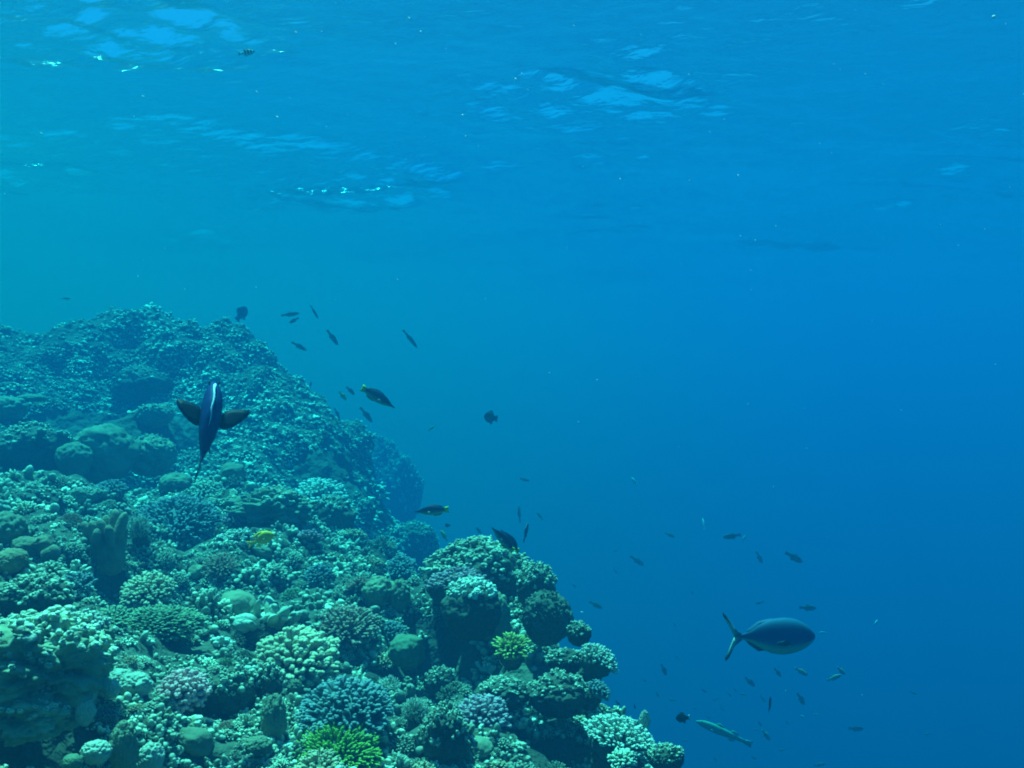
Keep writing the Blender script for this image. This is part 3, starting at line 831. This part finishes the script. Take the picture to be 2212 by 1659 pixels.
def fin(outline, color, th=.006, M3=None):
    """thin, wedge-edged fin from an outline in the x-z plane; the first point is where it joins the body"""
    o = np.array(outline, float); n = len(o)
    ctr = o.mean(0)
    P = np.stack([o[:, 0], 0 * o[:, 0], o[:, 1]], -1)
    mid = np.stack([ctr * .45 + o * .55], 0)[0]
    I = np.stack([mid[:, 0], 0 * mid[:, 0] + th, mid[:, 1]], -1)
    J = I * np.array([1, -1, 1])
    V = np.concatenate([P, I, J, [[ctr[0], th, ctr[1]], [ctr[0], -th, ctr[1]]]])
    q = []
    for k in range(n):
        l = (k + 1) % n
        q += [(k, l, n + l), (k, n + l, n + k), (l, k, 2 * n + k), (l, 2 * n + k, 2 * n + l), (n + k, n + l, 3 * n), (2 * n + l, 2 * n + k, 3 * n + 1)]
    c = np.array([color(p[0], p[2]) if callable(color) else color for p in V])
    if M3 is not None:
        V = V @ np.array(M3).T
    return V, np.array(q), c

def eyeball(x, y, z, r, c=(.01, .01, .012)):
    v, t = ico(2)
    return v * r * np.array([1, .5, 1]) + np.array([x, y, z]), t, np.tile(c, (len(v), 1))

def mixc(a, b, f):
    f = np.asarray(f)[..., None]
    return np.array(a) * (1 - f) + np.array(b) * f
def sstep(a, b, x): 
    t = np.clip((x - a) / (b - a), 0, 1); return t * t * (3 - 2 * t)

def rot3(ax, deg):
    return np.array(Matrix.Rotation(R(deg), 3, ax))
def moved(part, off):
    return part[0] + np.array(off), part[1], part[2]

def two_tone(back, belly, lo=-.5, hi=.3, tail=None):
    def f(t, s):
        c = mixc(belly, back, sstep(lo, hi, s))
        if tail is not None: c = mixc(c, tail, sstep(.86, .98, t))
        return c
    return f

# ---- kinds: each returns a list of (part name, (verts, tris, colours)) with the body first; nose at +x, back at +z, whole length about 1
def bird_wrasse():
    back, belly, tail = (.02, .04, .09), (.14, .24, .19), (.30, .40, .03)
    ts = [0, .03, .10, .17, .28, .42, .55, .68, .80, .88]
    top = [.0, .012, .022, .06, .115, .15, .155, .13, .085, .07]
    bot = [-.02, -.022, -.035, -.055, -.095, -.125, -.13, -.105, -.07, -.06]
    wid = [.006, .012, .018, .032, .05, .062, .06, .045, .025, .012]
    tt = [t / .88 for t in ts]
    b = loft(tt, top, bot, wid, two_tone(back, belly, -.75, .0))
    b = (b[0] * np.array([.88, 1, 1]) + np.array([.06, 0, 0]), b[1], b[2])
    return [("body", b),
            ("tail_fin", fin([(-.36, .066), (-.42, .088), (-.50, .10), (-.485, .03), (-.48, -.03), (-.50, -.095), (-.42, -.078), (-.36, -.058)], tail, .006)),
            ("dorsal_fin", fin([(.17, .11), (.06, .168), (-.10, .18), (-.26, .14), (-.33, .10), (-.30, .075), (-.1, .12), (.06, .13)], (.02, .04, .06), .006)),
            ("anal_fin", fin([(-.02, -.12), (-.10, -.155), (-.24, -.14), (-.33, -.085), (-.25, -.08), (-.1, -.10)], (.16, .20, .03), .006)),
            ("pectoral_fin", moved(fin([(0, 0), (-.05, .03), (-.11, .02), (-.12, -.03), (-.05, -.03)], (.35, .42, .38), .004, rot3('Z', -28)), (.12, .052, -.04))),
            ("pectoral_fin", moved(fin([(0, 0), (-.05, .03), (-.11, .02), (-.12, -.03), (-.05, -.03)], (.35, .42, .38), .004, rot3('Z', 28)), (.12, -.052, -.04))),
            ("eye", eyeball(.30, .034, .035, .013)), ("eye", eyeball(.30, -.034, .035, .013))]

def oval_snapper():
    def colr(t, s):
        c = mixc((.015, .09, .17), (.006, .04, .20), sstep(.75, .15, s))
        c = mixc(c, (.12, .46, .36), sstep(-.28, -.75, s))
        return c
    ts = [0, .05, .13, .25, .40, .58, .75, .88, 1]
    top = [.03, .09, .14, .185, .20, .185, .13, .055, .025]
    bot = [-.02, -.07, -.115, -.155, -.18, -.17, -.11, -.045, -.025]
    wid = [.012, .04, .065, .085, .09, .075, .045, .02, .010]
    b = loft(ts, top, bot, wid, colr)
    s = .80
    b = (b[0] * np.array([s, 1, 1]) + np.array([.10, 0, 0]), b[1], b[2])
    pale, dark = (.30, .40, .34), (.004, .006, .02)
    def lobe(x, z):
        return dark if abs(z - .0) > .185 else ((.03, .10, .20) if x > -.375 else pale)
    up = [(-.29, .028), (-.355, .05), (-.385, .11), (-.435, .20), (-.475, .245), (-.51, .285), (-.505, .235), (-.475, .18), (-.43, .10), (-.395, .02), (-.385, .0), (-.30, -.0)]
    dn = [(-.29, -.028), (-.30, .0), (-.385, .0), (-.405, -.04), (-.43, -.10), (-.47, -.19), (-.495, -.235), (-.49, -.275), (-.455, -.245), (-.415, -.17), (-.37, -.08), (-.34, -.045)]
    b = (b[0] * np.array([1.03, 1, 1.10]) + np.array([-.008, 0, 0]), b[1], b[2])
    return [("body", b), ("tail_fin", fin(up, lobe, .007)), ("tail_fin", fin(dn, lobe, .007)),
            ("dorsal_fin", fin([(.26, .15), (.16, .195), (.02, .208), (-.12, .175), (-.235, .085), (-.275, .025), (-.18, .03), (0, .08), (.14, .10)], (.03, .08, .16), .006)),
            ("anal_fin", fin([(-.03, -.15), (-.12, -.16), (-.225, -.085), (-.275, -.028), (-.18, -.03), (-.08, -.09)], (.03, .06, .08), .006)),
            ("pelvic_fin", fin([(.20, -.14), (.12, -.195), (.06, -.185), (.12, -.155)], (.2, .26, .2), .006)),
            ("pectoral_fin", moved(fin([(0, 0), (-.06, .035), (-.17, .015), (-.18, -.015), (-.06, -.03)], (.01, .03, .07), .004, rot3('Z', -14)), (.24, .082, -.05))),
            ("pectoral_fin", moved(fin([(0, 0), (-.06, .035), (-.17, .015), (-.18, -.015), (-.06, -.03)], (.01, .03, .07), .004, rot3('Z', 14)), (.24, -.082, -.05))),
            ("eye", eyeball(.415, .046, .02, .022)), ("eye", eyeball(.415, -.046, .02, .022))]

def damselfish(back=(1.0, .56, .02), side=(.70, .42, .05)):
    ts = [0, .06, .15, .3, .48, .68, .85, 1]
    top = [.0, .06, .13, .20, .215, .15, .06, .03]
    bot = [-.01, -.05, -.10, -.165, -.18, -.13, -.05, -.03]
    wid = [.01, .035, .055, .075, .075, .05, .022, .010]
    b = loft(ts, top, bot, wid, lambda t, s: mixc(mixc(side, back, sstep(.35, .85, s)), back, sstep(.72, .95, t)))
    b = (b[0] * np.array([.76, 1, 1]) + np.array([.12, 0, 0]), b[1], b[2])
    y = back
    return [("body", b),
            ("tail_fin", fin([(-.24, .03), (-.34, .075), (-.47, .12), (-.50, .115), (-.42, .04), (-.37, .0), (-.25, .0)], y)),
            ("tail_fin", fin([(-.24, -.03), (-.25, .0), (-.37, .0), (-.42, -.04), (-.50, -.115), (-.47, -.12), (-.34, -.075)], y)),
            ("dorsal_fin", fin([(.28, .14), (.16, .235), (0, .25), (-.14, .20), (-.28, .13), (-.17, .10), (0, .19), (.14, .19)], y)),
            ("anal_fin", fin([(.0, -.165), (-.1, -.21), (-.24, -.15), (-.16, -.09)], y)),
            ("pelvic_fin", fin([(.2, -.13), (.12, -.23), (.06, -.2), (.12, -.15)], y)),
            ("pectoral_fin", moved(fin([(0, 0), (-.05, .03), (-.13, .0), (-.05, -.03)], (.5, .45, .1), .004, rot3('Z', -30)), (.2, .07, -.03))),
            ("pectoral_fin", moved(fin([(0, 0), (-.05, .03), (-.13, .0), (-.05, -.03)], (.5, .45, .1), .004, rot3('Z', 30)), (.2, -.07, -.03))),
            ("eye", eyeball(.41, .034, .035, .02)), ("eye", eyeball(.41, -.034, .035, .02))]

def goatfish():
    ts = [0, .05, .14, .3, .5, .7, .88, 1]
    top = [.0, .03, .06, .078, .074, .058, .036, .03]
    bot = [-.015, -.035, -.055, -.07, -.068, -.05, -.034, -.028]
    wid = [.008, .022, .04, .05, .048, .034, .018, .010]
    b = loft(ts, top, bot, wid, lambda t, s: mixc(mixc((.15, .23, .16), (.09, .15, .14), sstep(-.2, .3, s)), (.22, .32, .20), sstep(.55, .95, s)))
    b = (b[0] * np.array([.86, 1, 1]) + np.array([.07, 0, 0]), b[1], b[2])
    g, dk = (.12, .2, .17), (.08, .14, .16)
    return [("body", b), ("tail_fin", fin([(-.34, .03), (-.42, .05), (-.5, .062), (-.475, .0), (-.5, -.055), (-.42, -.045), (-.34, -.028)], dk)),
            ("dorsal_fin", fin([(.20, .07), (.12, .12), (.05, .10), (.02, .07)], (.18, .24, .14))), ("dorsal_fin", fin([(-.08, .065), (-.13, .10), (-.24, .07), (-.22, .05)], (.16, .22, .14))),
            ("anal_fin", fin([(-.08, -.06), (-.14, -.09), (-.22, -.06), (-.18, -.045)], g)),
            ("pectoral_fin", moved(fin([(0, 0), (-.05, .02), (-.11, 0), (-.05, -.02)], g, .004, rot3('Z', -20)), (.26, .045, -.03))),
            ("eye", eyeball(.40, .025, .03, .012)), ("eye", eyeball(.40, -.025, .03, .012))]

def black_surgeonfish():
    """body for the fish seen from its back: narrow from above, deep from the side, fins spread"""
    blk, blu = (.005, .009, .018), (.010, .03, .12)
    ts = [0, .03, .09, .2, .36, .52, .68, .82, .92, 1]
    top = [.0, .04, .09, .15, .19, .19, .15, .09, .045, .03]
    bot = [-.02, -.05, -.10, -.16, -.20, -.19, -.15, -.09, -.045, -.03]
    wid = [.020, .036, .062, .086, .098, .096, .078, .048, .022, .008]
    b = loft(ts, top, bot, wid, lambda t, s: mixc(blk, blu, sstep(-.2, .7, s)), 20, 34, .085)
    b = (b[0] * np.array([.84, 1, 1]) + np.array([.08, 0, 0]), b[1], b[2])
    st = np.linspace(.22, .86, 15)
    zt = np.interp(st, ts, top); yy = .085 * st ** 2
    wv = .004 * np.sin(st * 26)
    V, q, C = [], [], []
    for i, t in enumerate(st):                       # low pale dorsal fin that follows the bend of the back
        x = .58 - .84 * t; hgt = .028 * math.sin(math.pi * (i + .6) / 15.4) + .014
        V += [(x, yy[i] + wv[i] - .013, zt[i] - .02), (x, yy[i] + wv[i] + .013, zt[i] - .02), (x - .006, yy[i] + wv[i], zt[i] + hgt)]
    V = np.array(V)
    for i in range(14):
        a = i * 3
        q += [(a, a + 2, a + 5), (a, a + 5, a + 3), (a + 1, a + 4, a + 5), (a + 1, a + 5, a + 2), (a, a + 3, a + 4), (a, a + 4, a + 1)]
    q += [(0, 1, 2), (42, 44, 43)]
    dors = (V, np.array(q), np.tile((.7, .95, 1), (len(V), 1)))
    tail = fin([(-.25, .03), (-.33, .05), (-.44, .10), (-.50, .13), (-.44, .03), (-.43, 0), (-.44, -.03), (-.50, -.13), (-.44, -.10), (-.33, -.05), (-.25, -.03)], blk, .007, rot3('Z', -12))
    tail = moved(tail, (-.02, .022, 0))
    pf = [(.02, .0), (.085, .03), (.12, .10), (.14, .18), (.148, .235), (.125, .25), (.07, .235), (.0, .19), (-.07, .13), (-.115, .06), (-.10, .0)]
    def pec(side, turn, lift):
        v, t, c = fin(pf, blk, .006)
        v = np.stack([v[:, 0], v[:, 2] * side, v[:, 1]], -1)      # lay the fin flat, pointing sideways
        if side < 0: t = t[:, ::-1]
        m = rot3('Z', turn) @ rot3('X', lift)
        return v @ m.T, t, c
    return [("body", b), ("dorsal_fin", dors), ("tail_fin", tail),
            ("anal_fin", fin([(.05, -.19), (-.1, -.23), (-.22, -.12), (-.1, -.15)], blk)),
            ("pectoral_fin", moved(pec(1, 0, 4), (.14, .085, -.02))), ("pectoral_fin", moved(pec(-1, -12, -4), (.13, -.075, -.02))),
            ("eye", eyeball(.46, .047, .05, .02, (.03, .05, .08))), ("eye", eyeball(.46, -.043, .05, .02, (.03, .05, .08)))]

def little(back, belly, deep=.17, tail=None, thick=.05):
    """little fish: one tapering body that flares into its tail"""
    ts = [0, .06, .18, .36, .55, .72, .80, .88, .96, 1]
    top = [.05, .48, .82, 1, .92, .58, .36, .42, .66, .64]
    bot = [-.1, -.45, -.78, -.95, -.86, -.52, -.33, -.40, -.64, -.62]
    wid = [.2, .5, .85, 1, .85, .45, .2, .12, .07, .05]
    return loft(ts, [a * deep for a in top], [a * deep for a in bot], [a * thick for a in wid], two_tone(back, belly, -.5, .4, tail), 10, 18)

def little_parts(kind):
    pal = {'dark': ((.05, .09, .14), (.10, .18, .20), .17, None), 'dusk': ((.10, .17, .20), (.18, .27, .26), .16, None),
           'yellow': ((.40, .40, .03), (.30, .34, .10), .17, None), 'slim': ((.06, .10, .14), (.16, .24, .18), .085, (.22, .28, .04)),
           'wrasse': ((.05, .09, .13), (.16, .24, .16), .13, (.24, .30, .04)), 'pale': ((.42, .55, .52), (.6, .7, .66), .16, None),
           'pinkback': ((.55, .33, .20), (.06, .12, .14), .15, (.4, .5, .45)), 'disc': ((.012, .024, .05), (.03, .06, .10), .34, None),
           'discwhite': ((.006, .01, .02), (.012, .02, .03), .30, (.75, .8, .78)), 'olive': ((.10, .14, .05), (.16, .22, .10), .15, None)}
    back, belly, deep, tail = pal[kind]
    return [("body", little(back, belly, deep, tail)),
            ("dorsal_fin", fin([(.22, deep * .75), (.12, deep * 1.18), (-.04, deep * 1.22), (-.2, deep * .75), (-.04, deep * .8)], back, .005)),
            ("anal_fin", fin([(.02, -deep * .8), (-.06, -deep * 1.2), (-.2, -deep * .75), (-.1, -deep * .7)], belly, .005)),
            ("eye", eyeball(.40, deep * .16, deep * .12, .018)), ("eye", eyeball(.40, -deep * .16, deep * .12, .018))]

_fish_mesh = {}
def fish(name, builder, key, u, v, px, d, ang, yaw=0, label=None, group=None, upv=None, cat="fish", simple=False):
    H = Vector((math.cos(R(ang)) * math.cos(R(yaw)), math.sin(R(yaw)), math.sin(R(ang)) * math.cos(R(yaw))))
    Z = Vector(upv) if upv else (Vector((0, 0, 1)) if abs(H.z) < .93 else Vector((1 if H.z < 0 else -1, 0, .2)))
    Z = (Z - H * Z.dot(H)).normalized(); Y = Z.cross(H)
    rm = Matrix((H, Y, Z)).transposed()
    L = px * d / F / max(.25, math.cos(R(yaw)))
    if key not in _fish_mesh:
        _fish_mesh[key] = [(pn, skin_mesh(pn, *vt)) for pn, vt in builder()]
    ms = _fish_mesh[key]
    if simple:
        root = bpy.data.objects.new(name, ms[0][1]); col.objects.link(root)
    else:
        root = bpy.data.objects.new(name, None); col.objects.link(root); root.empty_display_size = .02
        for pn, me in ms:
            link(pn, me, root)
    root.matrix_world = Matrix.Translation(at(u, v, d)) @ rm.to_4x4() @ Matrix.Scale(L, 4)
    tag(root, label, cat, group)
    return root

fish("surgeonfish", black_surgeonfish, 'surg', 458, 926, 208, 2.05, 96, 26, "big blue black fish seen from its back, fins spread wide, pale line down its spine", upv=(.42, -1, .5))
fish("snapper", oval_snapper, 'snap', 1661, 1376, 189, 2.5, 1, -6, "big oval fish with a dark tipped forked tail, alone in the open water")
fish("bird_wrasse", bird_wrasse, 'wr', 817, 859, 84, 3.3, -31, 6, "dark long snouted wrasse with a yellow green tail, heading down away from the tall mound", "long snouted wrasses")
fish("bird_wrasse", bird_wrasse, 'wr', 932, 1103, 76, 3.1, 184, 8, "dark long snouted wrasse swimming level to the left above the gully", "long snouted wrasses")
fish("bird_wrasse", bird_wrasse, 'wr', 1086, 1165, 72, 2.72, 131, -14, "front one of the two wrasses slanting up over the crown of the big coral head", "long snouted wrasses")
fish("bird_wrasse", bird_wrasse, 'wr', 1101, 1168, 64, 2.82, 127, -20, "rear one of the two wrasses slanting over the crown of the big coral head", "long snouted wrasses")
fish("damselfish", damselfish, 'dam', 563, 1166, 68, 2.7, 22, -8, "bright yellow fish hovering over the coral lumps in the middle of the reef")
fish("goatfish", goatfish, 'goat', 1564, 1583, 126, 5.2, 158.5, 8, "long slender olive fish swimming low in the open water beside the reef edge")

LF = "small fish around the reef"
small = [  # u, v, length, distance, heading, yaw, kind, label
    (1060, 902, 30, 3.6, 168, 40, 'disc', "round black fish alone in mid water right of the tall mound"),
    (522, 678, 34, 6.5, 60, 30, 'disc', "hazy round dark fish just above the top of the tall mound"),
    (627, 679, 38, 5.6, 8, 10, 'wrasse', "upper of two hazy fish close together above the mound, level and slender"),
    (635, 692, 24, 5.4, 205, 20, 'dark', "lower shorter one of two hazy fish close together above the mound"),
    (679, 674, 32, 5.6, -62, 20, 'slim', "thin hazy fish diving steeply, above and right of the tall mound"),
    (718, 729, 40, 5.0, -55, 10, 'wrasse', "dark slender fish diving to the right, above the shoulder of the mound"),
    (646, 748, 36, 5.2, -30, 10, 'wrasse', "slender fish heading down right close above the slope of the mound"),
    (886, 732, 50, 5.0, -52, 10, 'slim', "long thin dark fish diving alone in the open blue right of the mound"),
    (757, 844, 24, 5.0, -45, 15, 'dark', "small dark fish just left of the large wrasse by the mound"),
    (740, 855, 24, 5.0, -50, 15, 'yellow', "small faint yellowish fish left of the large wrasse by the mound"),
    (791, 896, 42, 5.0, -52, 10, 'wrasse', "slender fish diving below the large wrasse by the mound"),
    (932, 925, 16, 4.5, 38, 0, 'yellow', "tiny yellow fish alone in the water above the gully"),
    (671, 831, 14, 5.8, 80, 0, 'dark', "tiny dark speck of a fish touching the right slope of the mound"),
    (708, 881, 12, 5.6, 170, 0, 'dark', "tiny dark fish resting over the right edge of the mound"),
    (728, 893, 26, 5.4, -65, 10, 'wrasse', "hazy thin fish diving along the edge of the mound"),
    (796, 973, 10, 5.0, 180, 0, 'dark', "tiny dark dot of a fish beside the foot of the mound"),
    (550, 985, 34, 4.8, 105, 20, 'yellow', "yellow green fish swimming upright over the face of the reef, right of the black fish"),
    (584, 999, 38, 4.9, 185, 10, 'olive', "dull yellow green fish lying level over the reef, near the upright one"),
    (258, 1053, 28, 3.9, 70, 10, 'yellow', "small yellow fish over the round bluish cushion coral"),
    (1133, 1036, 22, 5.0, -14, 10, 'dusk', "faint grey fish in the open water above the big coral head"),
    (1370, 1040, 20, 5.6, 120, 30, 'pale', "faint pale fish high in the open water, right of centre"),
    (959, 1157, 26, 3.6, 125, 20, 'yellow', "small yellow backed fish between the gully and the big coral head"),
    (967, 1135, 12, 3.8, 180, 30, 'disc', "tiny round dark fish under the level wrasse"),
    (1035, 1147, 22, 5.0, 130, 10, 'olive', "faint olive fish just over the crown of the big coral head"),
    (1122, 1110, 36, 4.2, 95, 10, 'slim', "thin upright yellowish fish above the pair of wrasses"),
    (1136, 1150, 40, 3.2, 75, 35, 'dark', "dark upright fish with a pale tail, just right of the pair of wrasses"),
    (1166, 1115, 20, 5.6, 130, 10, 'olive', "very faint olive fish up and right of the pair of wrasses"),
    (1520, 1132, 24, 4.4, 92, 35, 'pale', "pale upright fish over the open water, left of the dark forked one"),
    (1581, 1158, 38, 3.9, 190, 10, 'dark', "dark fork tailed fish heading left in the open water"),
    (1607, 1163, 16, 4.2, 60, 10, 'pale', "tiny pale fish behind the tail of the dark forked one"),
    (1640, 1204, 30, 4.6, -62, 10, 'dusk', "grey fish diving in the open water between the two darker ones"),
    (1715, 1204, 44, 3.9, -30, 10, 'dark', "dark fish heading down right, rightmost of the row above the big oval fish"),
    (1447, 1156, 24, 5.8, -25, 10, 'olive', "faint yellowish fish left of the row above the big oval fish"),
    (1376, 1211, 36, 5.2, -35, 10, 'dusk', "faint grey fish in the open water right of the big coral head"),
    (1287, 1307, 32, 4.6, -28, 10, 'olive', "olive fish off the reef edge, right of the round dark boulder"),
    (1641, 1302, 16, 4.6, 200, 30, 'dark', "tiny dark fish above the back of the big oval fish"),
    (1745, 1313, 38, 3.8, -4, 10, 'dark', "dark level fish just above the head of the big oval fish"),
    (1778, 1367, 18, 5.5, 180, 10, 'pale', "faint pale fish right in front of the nose of the big oval fish"),
    (1892, 1346, 18, 4.6, 20, 50, 'pale', "small bright pale fish to the right of the big oval fish"),
    (1434, 1447, 28, 4.0, -65, 10, 'dark', "dark fish diving in open water left of the tail of the big oval fish"),
    (1680, 1453, 24, 3.9, -52, 10, 'dark', "dark little fish right below the big oval fish"),
    (1731, 1451, 34, 3.6, -30, 10, 'pinkback', "fish with a pinkish back just right of the little dark fish under the oval fish"),
    (1817, 1449, 28, 3.6, -40, 25, 'pinkback', "upper fish of the pinkish backed pair below and right of the oval fish"),
    (1802, 1464, 34, 3.7, 18, 10, 'pinkback', "lower fish of the pinkish backed pair, with a pale tail"),
    (1620, 1473, 30, 3.8, -42, 10, 'dark', "dark fish below the tail of the big oval fish"),
    (1663, 1521, 26, 3.2, 65, 45, 'disc', "round dark blue fish low in the open water"),
    (1648, 1510, 20, 5.4, -50, 10, 'dusk', "faint fish half hidden behind the round dark blue one"),
    (1730, 1510, 32, 3.8, -58, 10, 'dark', "dark fish diving right of the round dark blue one"),
    (1733, 1548, 16, 3.8, -20, 20, 'pale', "left and larger of two tiny bright fish low in the open water"),
    (1763, 1543, 12, 3.8, -30, 20, 'pale', "right and smaller of two tiny bright fish low in the open water"),
    (1475, 1551, 28, 2.9, 195, 35, 'discwhite', "small black fish with a white tail near the reef edge"),
    (1849, 1574, 34, 4.0, -5, 10, 'dark', "dark level fish at the far right of the lower group"),
    (1655, 1588, 30, 3.8, -52, 10, 'pinkback', "fish with a light back diving right of the long slender one"),
    (1641, 1563, 14, 5.0, -60, 10, 'dark', "tiny dark fish above the diving light backed one"),
    (1770, 1652, 26, 4.6, 5, 10, 'dusk', "dusky fish cut close to the bottom edge of the open water"),
    (1335, 1520, 16, 2.9, -55, 20, 'dark', "left of two tiny dark fish hugging the outer edge of the reef"),
    (1371, 1526, 14, 2.9, -75, 20, 'dark', "right of two tiny dark fish hugging the outer edge of the reef"),
    (1159, 1236, 14, 2.9, 190, 20, 'discwhite', "tiny dark fish with a white spot against the flank of the big coral head"),
    (533, 114, 34, 3.6, 18, 20, 'striped', "striped fish just under the surface at upper left"),
    (143, 645, 18, 7.0, 0, 0, 'dusk', "faint lone fish in the haze over the reef at far left"),
    (1973, 1497, 18, 5.8, -25, 10, 'dusk', "faint lone fish at the right of the lower group"),
]
def striped_fish():
    def c(t, s):
        bands = (np.sin(t * 34) > .1).astype(float)
        return mixc((.85, .85, .6), (.015, .02, .03), bands * sstep(-.8, -.5, s))
    ts = [0, .06, .18, .36, .55, .72, .80, .88, .96, 1]
    top = [0, .07, .145, .2, .185, .10, .05, .065, .125, .12]; bot = [-.01, -.07, -.14, -.19, -.17, -.09, -.045, -.06, -.12, -.115]
    b = loft(ts, top, bot, [.012, .03, .05, .06, .05, .03, .012, .008, .005, .004], c, 14, 60)
    return [("body", b), ("dorsal_fin", fin([(.22, .15), (.12, .24), (-.04, .24), (-.2, .14), (-.04, .15)], (.02, .03, .04), .005)),
            ("anal_fin", fin([(.02, -.16), (-.06, -.23), (-.2, -.14), (-.1, -.12)], (.02, .03, .04), .005)),
            ("eye", eyeball(.40, .03, .03, .018)), ("eye", eyeball(.40, -.03, .03, .018))]
for u, v, px, d, ang, yaw, kind, label in small:
    if d > 3.5: d *= 1.5 if v > 900 else 1.15
    if kind == 'striped':
        fish("striped_fish", striped_fish, 'striped', u, v, px, d, ang, yaw, label)
    else:
        fish("reef_fish", lambda k=kind: little_parts(k), kind, u, v, px, d, ang, yaw, label, LF, simple=px < 22)

r9 = random.Random(9)
tiny = [(1240, 1265), (1457, 1350), (1330, 1235), (1588, 1491), (1605, 1500), (1520, 1492), (1545, 1511), (1560, 1530), (1575, 1500), (1628, 1637), (1545, 1640), (1634, 1577),
        (1462, 1420), (1452, 1512), (1500, 1530), (1700, 1560), (1612, 1600), (1495, 1280), (1330, 1190), (1690, 1620), (1480, 1600), (1392, 1470), (2003, 1586), (1420, 1500), (1530, 1550)]
for u, v in tiny:
    fish("reef_fish", lambda: little_parts('dusk'), 'dusk', u, v, r9.uniform(9, 15), r9.uniform(6.5, 9.0), r9.choice([-50, -35, -60, 170, 195]), 15,
         "tiny faint fish, barely more than a dark speck in the open water", "tiny faint fish beyond the reef edge", simple=True)

# ------------------------------------------------------------------ drifting specks in the water
def speck_mat():
    m, nt, out = new_mat("bright_speck")
    b = nt.nodes.new("ShaderNodeBsdfPrincipled"); b.inputs["Base Color"].default_value = (.85, .88, .82, 1); b.inputs["Roughness"].default_value = .3
    nt.links.new(b.outputs[0], out.inputs[0]); return m
FL = speck_mat()
parts = []
v0, t0 = ico(1)
specks = [(90, 288, 9, 25), (310, 208, 8, 30), (555, 198, 7, 35), (600, 253, 9, 40), (855, 95, 8, 55), (1115, 172, 10, 60), (1128, 160, 7, 70), (1000, 250, 9, 60), (1006, 295, 7, 75), (1340, 388, 8, 70), (1488, 160, 5, 20),
          (640, 70, 8, 40), (1240, 55, 6, 20), (885, 40, 9, 50), (910, 70, 9, 60), (1595, 380, 7, 80), (1632, 520, 6, 75), (1490, 390, 6, 50), (1870, 160, 6, 40), (2150, 787, 4, 0), (1187, 805, 4, 0), (1600, 510, 5, 60), (1257, 1322, 7, 10), (1290, 820, 4, 0)]
rr = np.random.default_rng(77)
for k in range(70):
    specks.append((rr.uniform(0, 2212), rr.uniform(0, 700) if k % 2 else rr.uniform(0, 1600), rr.uniform(2, 4.5), rr.uniform(20, 80)))
for u, v, l, a in specks:
    d = rr.uniform(1.2, 3.0)
    c = at(u, v, d); s = l * d / F / 2
    rot = np.array(Matrix.Rotation(R(a), 3, 'Y'))
    parts.append(((v0 * np.array([s, s * .3, s * .28])) @ rot.T + np.array(c), t0, np.zeros(len(v0))))
v, t, a = joined(parts)
o = link("plankton", mesh_from("plankton", (v, t, a), FL)); tag(o, kind='stuff')
b_ = fin([(0, 0), (.5, .1), (.9, -.3), (.6, -.7), (.1, -.6), (-.1, -1.2), (-.5, -.7), (-.35, -.2)], (.9, .92, .9), .18)
me = make_mesh("glint_scrap", b_[0] * (13 * 2.2 / F / 2), b_[1]); me.materials.append(FL)  # solid white shape standing in for a sparkle at the surface
lf = link("bright_speck", me); lf.location = at(2146, 33, 2.2)
tag(lf, "bright glint shaped as a white scrap just under the surface at the upper right corner", "glint")
